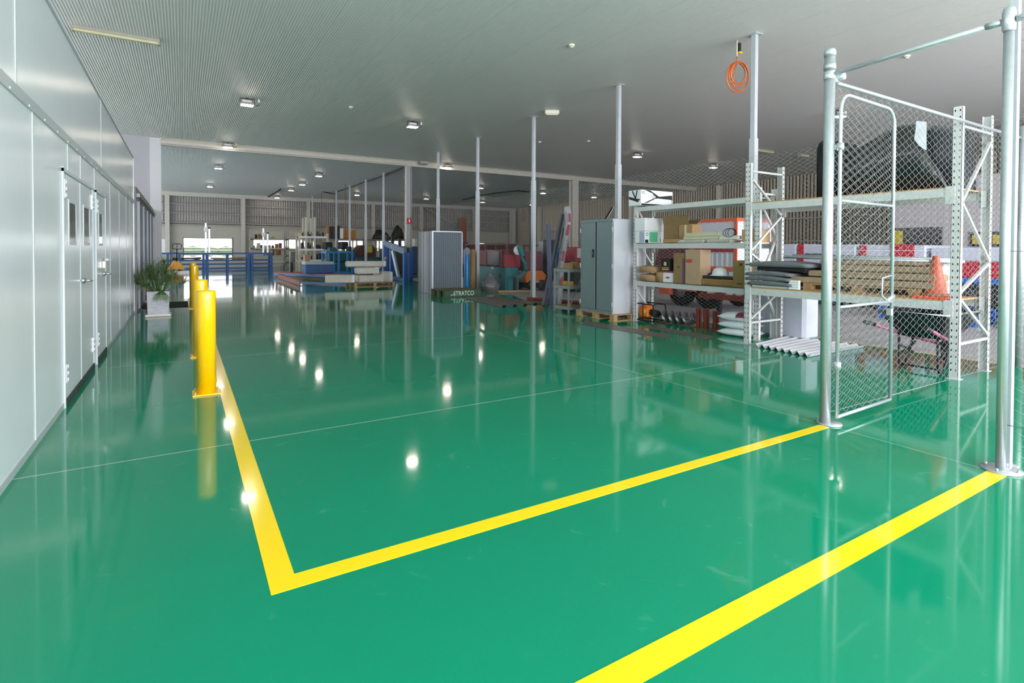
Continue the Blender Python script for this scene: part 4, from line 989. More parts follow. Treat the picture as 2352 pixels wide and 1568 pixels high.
# pallet + brown wrapped lengths on lower level
t=pallet('short timber pallet lying on the lower level of the tall rack',7.5,8.15,3.0,4.42,zl+.001,.10,wood2,along='y')
bl_=mat('brown_wrapped_lengths','9C8468',.5,0,.12,9,bump=.3)
zz=zl+.102
for i,(pa,pb_,dz,lb) in enumerate(((1818,2150,.085,'lowest long brown wrapped length on the pallet in the tall rack'),(1856,2155,.085,'second long brown wrapped length up in the tall rack'),(1900,2140,.08,'third long brown wrapped length up in the tall rack'),(1878,2100,.05,'top short brown wrapped length in the tall rack'))):
    y1=onX(pa,620,7.55)[0]; y0=onX(pb_,620,7.55)[0]
    b=MB(); b.bb(7.52+.02*i,8.1,max(y0,2.85),y1,zz,zz+dz,.015); b.jit(.006); solo(b,'wrapped_length',bl_,lb,'wrapped profile',(7.8,(y0+y1)/2,zz)); zz+=dz+.008
b=MB(); b.bb(7.84,8.08,2.86,3.02,zl+.012,zz-.03,.03); b.jit(.01); solo(b,'crumpled_film',mat('whitish_film','CFC6C8',.25,0,.2,8,bump=.9,bscale=16),'crumpled clear film at the ends of the brown lengths behind the cone','plastic film',(7.95,2.93,zl))
b=MB()
for k in range(5): b.cyl((7.56+.055*k,4.75-.1*k,zz+.03+.02*(k%2)),(7.66+.07*k,2.72,zz+.0+.02*(k%2)),.022,10)
solo(b,'pipe_bundle',galv,'bundle of thin silver pipes lying over the brown wrapped lengths','pipes',(7.7,3.8,zz))
# grey quilts and sheets, left end of lower level
gq=mat('grey_quilt','6D7174',.95,0,.12,30,bump=.3)
def quilt(label,y0,y1,z0,z1,x0,x1,m,seed,layers=3):
    rr=random.Random(seed); b=MB(); n=10
    for l in range(layers):
        za=z0+(z1-z0)*l/layers; zb=z0+(z1-z0)*(l+1)/layers; vs=[];fs=[]
        off=rr.uniform(-.02,.02)
        for i in range(n+1):
            u=i/n; y=y0+(y1-y0)*u+off; th=(zb-za)*(.55+.45*math.sin(math.pi*min(1,max(.05,u))))
            wv_=.006*math.sin(9*u+l)
            for (x,z) in ((x0,za+th*.2),(x0-.012,za+th*.6),(x0+.01,za+th),(x1,za+th),(x1,za+.0),(x0+.02,za)): vs.append((x+wv_,y,z))
        for i in range(n):
            for j in range(6): a=i*6+j;c=i*6+(j+1)%6; fs.append((a,c,c+6,a+6))
        fs+=[tuple(range(6))[::-1],tuple(range(n*6,n*6+6))]
        b.add(vs,fs,True)
    return solo(b,'folded_quilt',m,label,'folded blanket',((x0+x1)/2,(y0+y1)/2,z0))
yq0,yq1=onX(1815,620,7.42)[0],onX(1712,620,7.42)[0]
b=MB(); b.bb(7.46,8.0,yq0+.05,5.2,zl+.001,zl+.03,.003); solo(b,'glass_sheet',mat('pale_green_sheet','BFD4CC',.2),'thin pale green sheet under the grey quilt','sheet',(7.7,4.9,zl))
quilt('grey folded quilt at the left end of the lower level of the tall rack',yq0,yq1-.02,zl+.032,zl+.25,7.42,7.95,gq,1,3)
b=MB(); b.bb(7.5,8.0,onX(1850,620,7.5)[0],5.15,zl+.252,zl+.31,.01); solo(b,'black_foam',mat('black_foam','1B1D20',.9),'black foam slab between two grey quilts','foam slab',(7.7,4.8,zl+.25))
quilt('upper thin grey quilt lying over the black foam slab',onX(1858,620,7.45)[0],onX(1716,620,7.45)[0],zl+.312,zl+.40,7.45,7.95,gq,2,1)
for k in range(4):
    b=MB(); ya=onX(1812,640,7.45)[0]; yb2=4.45; b.bb(7.44,7.49,yb2,ya,zl+.002+.033*k,zl+.032+.033*k,.004); solo(b,'white_panel',whitep,['lowest','second','third','top'][k]+' white edge panel of the small stack beside the pallet on the tall rack','panel',(7.46,4.5,zl+.033*k),'white edge panels')
# cone
cx_,cy_=7.62,2.93
cy_=onX(2148,690,7.62)[0]
t=thing('traffic_cone','dull orange traffic cone standing on the lower level of the tall rack','traffic cone',(cx_,cy_,zl+.001))
oc=mat('faded_cone_orange','C4583C',.5,0,.08); b=MB(); b.lathe([(.125,.03),(.115,.06),(.035,.48),(.03,.5),(.02,.5),(.02,.47)],n=28); b.build('cone_body',oc,t,world=False)
b=MB(); b.bb(-.17,.17,-.17,.17,0,.03,.008); b.build('base',mat('bright_cone_base','F04A2A',.4),t,world=False)
b=MB(); b.lathe([(.15,.035),(.15,.055),(.12,.06),(.1,.04)],n=24); b.build('lower_flange',mat('worn_cone_flange','8A6A50',.7),t,world=False)
# ============================================================ wheelbarrow
t=thing('wheelbarrow','black-tray wheelbarrow with faded pink frame parked under the tall rack','wheelbarrow',(7.7,3.02,0))
tray=mat('black_tray','202428',.4,.1,.1); pk=mat('faded_pink_frame','A0566E',.5,.1,.12)
yc=3.02
def q4(z,x0,x1,h): return [(x0,yc-h,z),(x1,yc-h,z),(x1,yc+h,z),(x0,yc+h,z)]
vs=q4(.40,7.62,8.05,.2)+q4(.56,7.46,8.24,.29)+q4(.72,7.34,8.36,.35)+q4(.715,7.36,8.34,.335)+q4(.42,7.64,8.03,.185); fs=[(3,2,1,0)]
for a in (0,4,8,12): fs+=[(a+i,a+(i+1)%4,a+4+(i+1)%4,a+4+i) for i in range(4)]
fs.append((16,17,18,19)); b=MB(); b.add(vs,fs); b.build('tray',tray,t,bev=.03)
b=MB(); b.tube([(7.34,yc-.35,.72),(8.36,yc-.35,.72),(8.36,yc+.35,.72),(7.34,yc+.35,.72)],.012,8,closed=True); b.build('rim',greym,t)
for s_ in (1,-1):
    b=MB(); b.tube([(7.12,yc+s_*.29,.56),(7.65,yc+s_*.22,.42),(8.42,yc+s_*.09,.24)],.021,10); b.build('shaft',pk,t)
    b=MB(); b.tube([(6.93,yc+s_*.305,.60),(7.12,yc+s_*.29,.56)],.024,10); b.build('handle_grip',black,t)
    yy=yc+s_*.2
    b=MB(); b.tube([(7.52,yy,.45),(7.54,yy,.08),(7.58,yy,.017),(7.68,yy,.017),(7.74,yy,.1),(7.9,yy,.36)],.015,8); b.bar((7.53,yy,.3),(7.9,yy,.17),.022,.022); b.bar((7.53,yy,.16),(7.95,yy,.3),.022,.022); b.build('leg',black,t)
b=MB(); b.cyl((7.60,yc-.2,.05),(7.60,yc+.2,.05),.012,8); b.build('leg_crossbar',black,t)
b=MB(); b.lathe([(.11,-.045),(.18,-.045),(.20,-.02),(.20,.02),(.18,.045),(.11,.045)],(0,0,0),28,axis='y'); b.v=[(v[0]+8.44,v[1]+yc,v[2]+.20) for v in b.v]; b.build('wheel',mat('dark_tyre','202022',.8),t)
b=MB(); b.lathe([(.03,-.05),(.11,-.04),(.11,.04),(.03,.05)],(0,0,0),20,axis='y'); b.v=[(v[0]+8.44,v[1]+yc,v[2]+.20) for v in b.v]; b.build('hub',pk,t)
# ============================================================ ceiling fittings
def batten(label,p0,p1,m,lit=False,h=.09,w=.12):
    A=Vector(p0+(CE,)); B=Vector(p1+(CE,)); t=thing('ceiling_batten',label,'ceiling light',tuple((A+B)/2))
    z=Vector((0,0,1)); b=MB(); b.bar(A-z*.025,B-z*.025,w,.05); b.build('body',m,t)
    b=MB(); d=(B-A).normalized(); b.bar(A+d*.03-z*.07,B-d*.03-z*.07,w*.75,.04); b.build('diffuser',mat('unlit_diffuser','D2CFA8',.35),t)
    for s in (0,1):
        b=MB(); e=(A if s==0 else B); dd=d if s==0 else -d; b.bar(e-z*.06,e+dd*.03-z*.06,w*.9,.075); b.build('end_cap',m,t)
    return t
btm=mat('batten_body','A8A296',.5)
batten('long unlit fluorescent batten on the ribbed ceiling above the silver wall',G(165,62,CE-.03),G(367,97,CE-.03),btm)
batten('unlit batten beyond the lamps, seen between two grey poles',G(1118,450,CE),G(1152,454,CE),btm)
batten('unlit caged batten beside the nearest grey pole',G(1735,341,CE),G(1775,347,CE),btm)
batten('short unlit batten high above the tall rack',G(1836,353,CE),G(1856,356,CE),btm)
x,y=G(1268,254,CE); t=thing('ceiling_emergency_light','white boxy emergency light on the ceiling near the third grey pole','emergency light',(x,y,CE))
b=MB(); b.bb(-.2,.2,-.07,.07,-.1,0,.01); b.build('body',mat('cream_plastic','E2DFCB',.45),t,world=False); b=MB(); b.bb(-.17,.17,-.055,.055,-.13,-.1,.01); b.build('diffuser',mat('frosted_diffuser','EDEADB',.3),t,world=False); t.rotation_euler=(0,0,-.5)
for (px,py,lb) in ((806,245,'small cream smoke detector between the first two lit lamps'),(1313,103,'small white smoke detector high in the middle of the ceiling'),(2083,128,'cream smoke detector seen above the cage rails'),(1240,325,'small white ceiling sensor left of the second grey pole'),(1352,323,'small cream ceiling sensor just left of the second pole')):
    x,y=G(px,py,CE); t=thing('smoke_detector',lb,'smoke detector',(x,y,CE)); b=MB(); b.lathe([(.0001,0),(.06,0),(.06,-.02),(.045,-.03),(.04,-.05),(.0001,-.055)],n=20); b.build('body',mat('cream_plastic','E2DFCB',.45),t,world=False)
    b=MB(); b.lathe([(.048,-.028),(.05,-.035),(.046,-.04)],n=20); b.build('vent_ring',greym,t,world=False)
# orange hose coil
x,y=G(1695,93,CE); y_=y
def hz(px,py): return onY(px,py,y_)
t=thing('hanging_hose','orange air hose coiled in a loop hanging from the ceiling','air hose',(x,y_,CE))
b=MB(); a=hz(1693,97);c=hz(1693,130); b.cyl((a[0],y_,CE-.005),(a[0],y_,c[1]),.013,8); b.build('drop_pipe',mat('cream_pipe','D8D2C4',.5),t)
b=MB(); b.bb(a[0]+.03,a[0]+.09,y_-.03,y_+.03,CE-.2,CE-.04,.01); b.m=1; b.bb(a[0]+.05,a[0]+.14,y_-.02,y_+.02,CE-.23,CE-.19,.008); b.build('valve',[darkm,yellow],t)
hosem=mat('orange_hose','C8622A',.4,0,.08)
b=MB(); b.tube([(c[0],y_,c[1]),(c[0]-.01,y_,hz(1693,143)[1])],.012,8)
for (cx_,cy2,rx_,ry_,off) in ((1694,177,25,35,0),(1691,172,19,27,.02),(1696,176,20,33,.035),(1690,170,17,24,.05)):
    P=[]
    for k in range(28):
        an=2*math.pi*k/28; q=hz(cx_+rx_*math.sin(an),cy2-ry_*math.cos(an)); P.append((q[0],y_-off,q[1]))
    b.tube(P,.012,8,closed=True)
q=hz(1686,160);r_=hz(1681,195); b.tube([(hz(1692,143)[0],y_-.01,hz(1692,143)[1]),(q[0],y_-.02,q[1]),(r_[0],y_-.02,r_[1])],.011,8); b.build('hose',hosem,t)
for (px,py,pc,lb) in ((1039,462,488,'small brown hose loop hanging in the far bay left of the third pole'),(1202,462,490,'small brown hose loop hanging near the far right corner')):
    x,y=G(px,py-3,CE); t=thing('hanging_hose',lb,'air hose',(x,y,CE)); q0=onY(px,pc,y); zc=q0[1]+.2; 
    P=[(x+.16*math.sin(a*.35),y,zc-.32+.42*math.cos(a*.35)-.1) for a in range(18)]
    b=MB(); b.tube(P,.02,6,closed=True); b.cyl((x,y,zc),(x,y,CE-.005),.01,6); b.build('hose',mat('brown_hose','8A4A3A',.5),t)
# pvc/black conduits on ceiling with clips
def conduit(label,pts,m,r=.03,name='ceiling_pipe',cat='pipe'):
    P=[G(a,c,CE-.04)+(CE-.04,) for a,c in pts]
    t=thing(name,label,cat,P[0]); b=MB(); b.tube(P,r,8); b.build('pipe',m,t)
    for i in range(len(P)-1):
        A=Vector(P[i]);B=Vector(P[i+1]);n=max(1,int((B-A).length/1.6))
        for k in range(n): b=MB(); c=A.lerp(B,(k+.5)/n); b.lathe([(r*1.1,-.03),(r*1.6,-.03),(r*1.6,.03),(r*1.1,.03)],(0,0,0),8); b.v=[(v[0]+c.x,v[1]+c.y,v[2]+c.z) for v in b.v]; b.build('pipe_clip',m,t)
bp_=mat('black_poly_pipe','26262A',.4)
conduit('black air pipe running along the ceiling past the thin grey poles',[(772,441),(800,432),(840,417),(880,404),(925,385)],bp_)
conduit('short black pipe under the ceiling at the far thin poles',[(743,441),(772,446)],bp_)
conduit('black pipe bending across the ceiling in the far bay',[(1063,459),(1105,449),(1140,443),(1190,438),(1216,441)],bp_,.035)
conduit('black pipe on the ceiling at the far left wall, with a bend',[(372,443),(500,451),(608,457),(640,438),(645,433)],mat('brown_black_pipe','2E2A28',.5),.05)
# vertical black/blue hose down a wall column
x,y=27.0,onX(1218,500,27.0)[0]; b=MB(); b.cyl((x,y,1.2),(x,y,CE-.02),.06,8); solo(b,'wall_mounted_pipe',mat('navy_drop_pipe','2B2F55',.4),'navy drop pipe against the far right wall beside the third grey pole','pipe',(x,y,1.2))
# spiral hoses
for (px,yy,py0,py1,lb,cc) in ((929,27.0,392,550,'yellow spiral air hose hanging beside the red fire sign column','C9A53A'),(814,34.5,425,520,'faded yellow spiral hose hanging among the thin poles','A88A58'),(768,38,440,545,'brown spiral hose hanging at the far racks','8C6A4A')):
    q0=onY(px,py1,yy);x0=q0[0];zt_=CE-.01;zb_=max(q0[1],1.9)
    b=MB(); n=int((zt_-zb_)/.16)*4; b.tube([(x0+.05*math.cos(i*math.pi/2),yy+.05*math.sin(i*math.pi/2),zt_-(zt_-zb_)*i/n) for i in range(n+1)],.012,5)
    solo(b,'hanging_spiral_hose',mat('spiral_hose_%s'%cc,cc,.5),lb,'air hose',(x0,yy,zt_))
for (px,yy,py1,lb) in ((793,33.5,548,'thin red air line hanging straight down among the poles'),(739,39.0,560,'thin red cord hanging by the far shelving')):
    q0=onY(px,py1,yy); b=MB(); b.cyl((q0[0],yy,q0[1]),(q0[0],yy,CE-.01),.012,6); solo(b,'hanging_air_line',mat('dull_red_line','8E4A3C',.5),lb,'air hose',(q0[0],yy,q0[1]))
# red fire sign on the column
q0=onY(937,509,YB-.2); t=thing('fire_sign','small red fire sign on the grey column','sign',(q0[0],YB-.2,q0[1]))
x=8.6; b=MB(); b.box(8.60,8.84,YB-.137,YB-.13,2.56,2.82); b.build('panel',mat('sign_red','C22A2A',.4),t)
b=MB(); b.box(8.695,8.745,YB-.139,YB-.137,2.62,2.74); b.box(8.705,8.735,YB-.139,YB-.137,2.74,2.77); b.box(8.68,8.70,YB-.139,YB-.137,2.70,2.76); b.build('pictogram',whitep,t)
b=MB(); x,y=G(953,379,CE-.1); b.bb(9.15,9.5,YB-.5,YB-.2,CE-.16,CE-.01,.02); solo(b,'ceiling_junction_box',mat('grey_plastic_box','A8A8A6',.5),'grey junction box on the ceiling beside the top of the fire sign column','junction box',(9.3,YB-.35,CE-.16))
# white notice board on the far wall
b=MB(); q0=onY(370,581,YBK-.1);q1=onY(383.5,549,YBK-.1); b.box(-1.6,q1[0],YBK-.06,YBK-.01,q0[1],q1[1]); b.m=1; b.box(-1.6,q1[0]+.02,YBK-.055,YBK-.005,q0[1]-.02,q0[1]); solo(b,'notice_board',[white,greym],'white notice board on the far wall beyond the glazed doors','board',(-1.1,YBK,q0[1]))
# ============================================================ far left: blue bench frame
def fr(px0,py0,px1,py1,Y): # rectangle in real metres at depth Y
    a=onY(px0,py1,Y);c=onY(px1,py0,Y); return a[0],c[0],a[1],c[1]
Yb=40.0
X0,X1,Z0,Z1=fr(368,583,627,619,Yb)
t=thing('feed_bench','long low blue steel feed bench standing before the far left windows','machine bench',((X0+X1)/2,Yb,0))
Z1=1.12
for zz_,h_ in ((1.08,.10),(.62,.07),(.38,.09),(.10,.10)):
    for dy in (0,.8): b=MB(); b.box(X0-1.2,X1,Yb+dy,Yb+dy+.06,zz_-h_/2,zz_+h_/2); b.build('rail',blue,t)
xx=X0
for i,px in enumerate((385,412,468,476,523,571,579,623)):
    xl=onY(px,600,Yb)[0]; w_=.16 if i%2 else .12
    for dy in (-.02,.78): b=MB(); b.box(xl-w_/2,xl+w_/2,Yb+dy,Yb+dy+.1,0,1.05); b.build('post',blue,t)
b=MB(); b.box(X0-1.2,X1,Yb+.06,Yb+.8,.66,.68); b.build('tray_deck',darkm,t)
lum=[('E1','dark scrap lengths heaped on left part of the blue bench','2F2B2A',395,465),('E2','tan flat lengths lying on the right part of the blue bench','8C7A60',482,568)]
for k,lb,cc,a_,c_ in lum:
    xa_,xb_=onY(a_,600,Yb)[0],onY(c_,600,Yb)[0]; b=MB()
    for j in range(6): b.bar((xa_+random.uniform(0,.3),Yb+.2+.08*j,.72+.03*(j%3)),(xb_-random.uniform(0,.3),Yb+.2+.08*j,.72+.04*((j+1)%3)),.06,.06)
    b.v=[(v[0],v[1],max(v[2],.681)) for v in b.v]; solo(b,'scrap_lengths',mat('scrap_'+k,cc,.7,.2,.2),lb,'metal lengths',(xa_,Yb+.4,.68))
def stand(label,pxa,pxb,pyt,Y):
    a=onY(pxa,600,Y)[0];c=onY(pxb,600,Y)[0];zt_=onY(pxa,pyt,Y)[1]
    t=thing('measuring_stand',label,'stand',(a,Y,1.135))
    b=MB(); b.box(a-.05,a+.05,Y,Y+.08,1.135,zt_); b.build('tall_mast',galv,t)
    b=MB(); b.box(c-.05,c+.05,Y,Y+.08,1.135,zt_-.35); b.build('short_mast',galv,t)
    b=MB(); b.bar((a,Y,zt_-.35),(c,Y,zt_-.33),.05); b.bb(a-.1,a+.12,Y-.06,Y,zt_-.55,zt_-.3,.02); b.build('head',white,t)
    b=MB(); b.bb(c-.08,c+.08,Y-.04,Y+.1,zt_-.36,zt_-.28,.01); b.build('cap',black,t)
stand('twin silver mast on the blue bench before the bright louvred window',473,481,512,Yb)
stand('twin silver mast on the blue bench before the grey shelving',605,615,524,Yb)
# pallet jacks
def jack(label,x,y,rz,c,s=1.0):
    t=thing('pallet_jack',label,'pallet jack',(x,y,0),None,rz)
    m=mat('jack_'+c,c,.4,0,.08)
    b=MB(); b.prism([(-.36,.12),(.36,.12),(.3,.22),(.1,.52),(-.1,.52),(-.3,.22)],-.1,.1,'y'); b.build('body',m,t,world=False)
    for sx in (-.27,.13):
        b=MB(); b.box(sx,sx+.15,.1,1.2,.06,.12); b.build('fork',m,t,world=False)
    b=MB(); b.tube([(0,-.1,.5),(0,-.28,1.0),(0,-.3,1.08)],.022,8); b.build('handle_shaft',black,t,world=False)
    b=MB(); b.tube([(0,-.3,1.08),(-.17,-.31,1.1),(-.19,-.33,1.28),(-.12,-.34,1.34),(.12,-.34,1.34),(.19,-.33,1.28),(.17,-.31,1.1)],.018,8,closed=True); b.tube([(0,-.3,1.08),(0,-.34,1.34)],.012,6); b.build('handle_loop',black,t,world=False)
    for sx in (-.1,.1): b=MB(); b.cyl((sx-.03,-.02,.09),(sx+.03,-.02,.09),.09,14); b.build('wheel',black,t,world=False)
    for v in (t,): v.scale=(s,s,s)
    return t
x,y=G(405,624); jack('yellow-orange pallet jack with loop handle before the far blue bench',x,y,0.1,'E09A1E',1.25)
x,y=G(2352,742); jack('yellow pallet jack at the right edge behind the cage mesh',x*.9+.12,y*.9,-1.2,'E8A81E')
x0_,y0_=G(372,622);x1_,y1_=G(467,620)
b=MB(); b.bb(x0_-.5,x1_-.2,36.5,36.62,0.0,.09,.01); solo(b,'white_beam',white,'long white beam lying on the floor before the blue bench','beam length',(x0_,36.56,0))
# ============================================================ grey shelving before far window
Ys=42.3
xs0,xs1=onY(575,600,Ys)[0],onY(664,600,Ys)[0]
t=thing('grey_shelving','wide grey shelving unit in front of the second far window','shelving',((xs0+xs1)/2,Ys,0))
shm=mat('beige_grey_shelf','A9A79D',.5,.1)
for x in (xs0,xs1-.22):
    for dy in (0,.8): b=MB(); b.box(x,x+.1,Ys+dy,Ys+dy+.06,0,2.75); b.box(x+.14,x+.22,Ys+dy,Ys+dy+.06,0,2.7); b.build('upright',shm,t)
zsh=[onY(600,p,Ys)[1] for p in (602,586,569.5,548)]
for z in zsh: b=MB(); b.box(xs0,xs1,Ys,Ys+.85,z-.09,z); b.build('shelf',shm,t)
random.seed(5)
cols=['9A6B3C','B08A5C','6A4A3A','C8C4BC','3A3A40','8A3A30','B89868','54606A']
ci=0
def clutter(lbl,x0,x1,y,z,n,hmax,grp,names=('brown','tan','dark brown','white','black','maroon','sand','slate')):
    """small stored boxes/tins at true spots on a shelf"""
    w=(x1-x0)/n
    for i in range(n):
        k=random.randrange(8); h=random.uniform(.35,1)*hmax; ww=w*random.uniform(.55,.9); b=MB()
        kind=random.random()
        if kind<.65: b.bb(x0+i*w,x0+i*w+ww,y,y+.35,z+.001,z+h,.01); nm='carton'
        else:
            b.lathe([(.0001,0),(ww*.45,0),(ww*.45,h*.8),(ww*.3,h*.9),(ww*.3,h),(.0001,h)],(x0+i*w+ww/2,y+.18,z+.001),12); nm='tin'
        pos=['leftmost','second from left','third from left','fourth from left','fifth from left','sixth from left','seventh from left','eighth from left'][i] if i<n-1 else 'rightmost'
        solo(b,nm,mat('stored_'+cols[k],cols[k],.7,0,.12),'%s %s, %s %s'%(names[k],nm,pos,lbl),nm,(x0+i*w+ww/2,y+.15,z),grp)
clutter('on the top of the grey shelving by the far window',xs0+.3,xs1-.9,Ys+.1,zsh[3],6,.38,'things on the grey shelving')
clutter('on the shelf silhouetted against the far window',xs0+.2,xs1-.4,Ys+.1,zsh[2],8,.42,'things on the grey shelving')
clutter('on the lowest shelf of the grey shelving',xs0+.9,xs1-.5,Ys+.1,zsh[1],6,.5,'things on the grey shelving')
pallet('pale pallet under the grey shelving at the far window',xs0+2.0,xs1-.35,Ys-.7,Ys+.3,0,.16,shm,along='x')
# slatted grey rack leaning beneath windows
a_=onY(667,600,44.2)[0]; c_=onY(683,600,44.2)[0]
t=thing('slatted_panel','pale slatted grey cabinet standing right of the grey shelving','cabinet',((a_+c_)/2,44.2,0)); b=MB(); b.box(a_,c_,44.2,44.9,0,1.2); b.build('body',mat('pale_cabinet','B8B8AE',.5),t)
for k in range(4): b=MB(); b.box(a_,c_,44.17,44.2,.42+.2*k,.55+.2*k); b.build('slat',mat('cabinet_slat','9EA2A4',.4,.3),t)
# ============================================================ pallet racking in the workshop
Yr=36.0
t=thing('workshop_racking','cluttered cream racking left of the blue table frame in the workshop','pallet rack',(8,Yr,0))
ux=[onY(p,600,Yr)[0] for p in (686,701,721,750)]
wrk=mat('cream_racking','C9C7B4',.5,.1,.08)
for i,x in enumerate(ux):
    b=MB()
    for dy in (0,1.0): b.box(x,x+.12,Yr+dy,Yr+dy+.1,0,2.4 if i in(0,3) else 3.4)
    for k in range(3): b.bar((x+.06,Yr+.05,.4+.7*k),(x+.06,Yr+1.0,.75+.7*k+.3*(k%2)),.05)
    b.build('upright',wrk,t)
zr=[onY(700,p,Yr)[1] for p in (596,571,542)]
for z in zr:
    for dy in (0,1.0): b=MB(); b.box(ux[0],ux[3],Yr+dy-.03,Yr+dy+.03,z-.12,z); b.build('beam',white,t)
    b=MB(); b.box(ux[0],ux[3],Yr,Yr+1.0,z-.03,z-.001); b.build('shelf_board',boardm,t)
for j,(a,c) in enumerate(((0,1),(1,2),(2,3))):
    for k,z in enumerate(zr):
        bay=('left bay','middle bay','right bay')[j]; sh=('lower','middle','top')[k]
        clutter('on the %s shelf, %s of the cream racking'%(sh,bay),ux[a]+.2,ux[c]-.05,Yr+.1,z,3,.4 if k<2 else .32,'clutter on the cream racking')
x0,x1,z0,z1=fr(700,598,712,619,34.5)
carton('tall tan carton on a pallet base before the cream racking',x0,x1,34.5,35.0,0,1.05,mat('tan_card','C09A72',.8))
# open drill stands: dark machine heads on poles
def drill(label,px,Y,pyt,c):
    x=onY(px,600,Y)[0]; zt_=onY(px,pyt,Y)[1]
    t=thing('drill_press',label,'drill press',(x,Y,0))
    b=MB(); b.bb(x-.3,x+.3,Y-.3,Y+.35,0,.08,.02); b.build('base',c,t)
    b=MB(); b.cyl((x,Y+.15,.08),(x,Y+.15,zt_-.1),.06,12); b.build('column',mat('pale_column_tube','B9C4B4',.4,.3),t)
    b=MB(); b.bb(x-.24,x+.24,Y-.4,Y+.4,zt_-.45,zt_,.06); b.build('head',black,t)
    b=MB(); b.cyl((x,Y-.25,zt_-.75),(x,Y-.25,zt_-.45),.05,10); b.build('spindle',greym,t)
    b=MB(); b.bb(x-.22,x+.22,Y-.35,Y+.1,.85,.92,.01); b.build('table',c,t)
drill('dark-headed drill press right of the cream racking',752,35.2,556,teal)
drill('dark-headed drill press with a pale column behind the blue table frame',788,34.3,555,blue)
# high storage beam with bundles
Yh=40.5
zb_=onY(850,549,Yh)[1]
xa,xb=onY(752,549,Yh)[0],onY(932,549,Yh)[0]
t=thing('high_racking','high storage rack carrying dark bundles before the far wall','pallet rack',((xa+xb)/2,Yh,0))
for x in (xa,onY(818,560,Yh)[0],onY(870,560,Yh)[0],xb-.1):
    for dy in (0,1.1): b=MB(); b.box(x,x+.1,Yh+dy,Yh+dy+.1,0,zb_-.001); b.build('upright',wrk,t)
for dy in (0,1.1): b=MB(); b.box(xa,xb,Yh+dy-.05,Yh+dy,zb_-.12,zb_); b.build('beam',mat('dull_beam','77756E',.5,.2),t)
b=MB(); b.box(xa,xb,Yh,Yh+1.1,zb_-.03,zb_); b.build('shelf_board',boardm,t)
def px_box(name,lb,cat,p,Y,dep,m,z=None,j=0,bev=.03,grp=None):
    x0,x1,z0,z1=fr(p[0],p[1],p[2],p[3],Y); z0=z if z is not None else z0
    b=MB(); b.bb(x0,x1,Y,Y+dep,z0,z1,bev); 
    if j: b.jit(j)
    return solo(b,name,m,lb,cat,((x0+x1)/2,Y+dep/2,z0),grp)
zs=zb_+.002
px_box('dark_panel_stack','stack of dark upright panels on the high rack at its left end','panels',(757,520,776,549),Yh+.1,.8,darkm,zs)
px_box('brown_board','brown board leaning at the left of the dark upright panels','board',(752,519,756.5,549),Yh+.1,.5,mat('stored_9A6B3C','9A6B3C',.7),zs,bev=.01)
px_box('storage_board','pale narrow upright panel between dark panels and ochre sacks','panel',(781,524,789,549),Yh+.1,.7,white,zs)
px_box('dark_upright_panel','thin dark upright panel beside the pale one on the high rack','panel',(777,518,780.5,549),Yh+.1,.7,darkm,zs)
px_box('ochre_sack','ochre sack-like carton on the high rack, left one','sack',(790,526,802,549),Yh+.1,.8,mat('ochre_bag','A8742E',.7,0,.15),zs,.03)
px_box('ochre_sack','ochre sack-like carton on the high rack, right one with pale label','sack',(803,529,818,547),Yh+.1,.8,mat('ochre_bag','A8742E',.7,0,.15),zs,.04)
def mound(lb,prof,Y,dep,m,z):
    pts=[onY(a,c,Y) for a,c in prof]; b=MB(); vs=[];fs=[];n=len(pts); L=6
    for i in range(L+1):
        u=i/L; s=1-.5*abs(2*u-1)**2
        cxm=sum(p[0] for p in pts)/n
        for (x,zz_) in pts: vs.append((cxm+(x-cxm)*(.75+.25*s)+random.uniform(-.02,.02),Y+dep*u,max(z+.002,z+(zz_-z)*s)))
    for i in range(L):
        for j in range(n): a=i*n+j;c=i*n+(j+1)%n; fs.append((a,c,c+n,a+n))
    fs+=[tuple(range(n))[::-1],tuple(range(L*n,L*n+n))]
    b.add(vs,fs,True); return solo(b,'wrapped_bundle',m,lb,'wrapped bundle',(pts[0][0],Y,z))
bwr=mat('black_bag_wrap','23241F',.4,0,.2,5,bump=.6)
mound('low black-wrapped bundle on the high rack, left of the fire sign',[(859,549),(861,541),(866,536),(868,528),(876,526),(884,529),(893,535),(898,542),(899,549)],Yh+.1,.9,bwr,zb_)
mound('tall peaked black-wrapped bundle on the high rack next to the fire sign column',[(900,549),(903,541),(909,527),(914,518),(918,515.5),(921,520),(926,525),(929,533),(929,549)],Yh+.1,.9,bwr,zb_)
# ============================================================ blue table frame
x0,_y=G(749,629);  Yt=31.0
x0,x1,z0,z1=fr(749,588,812,628,Yt); z1=1.27
t=thing('blue_table_frame','open bright blue square-tube table frame in the workshop','table frame',((x0+x1)/2,Yt,0))
for x in (x0,(x0+x1)/2-.1,x1-.1):
    for dy in (0,1.1): b=MB(); b.box(x,x+.1,Yt+dy,Yt+dy+.1,0,z1-.1); b.build('leg',blue2,t)
for dy in (0,1.1):
    b=MB(); b.box(x0,x1,Yt+dy,Yt+dy+.1,z1-.1,z1); b.build('rail',blue2,t)
    b=MB(); b.box(x0+.1,x1-.1,Yt+dy+.01,Yt+dy+.09,.02,.12); b.build('lower_rail',blue2,t)
for x in (x0,x1-.1): b=MB(); b.box(x,x+.1,Yt+.1,Yt+1.1,z1-.1,z1); b.build('side_rail',blue2,t)
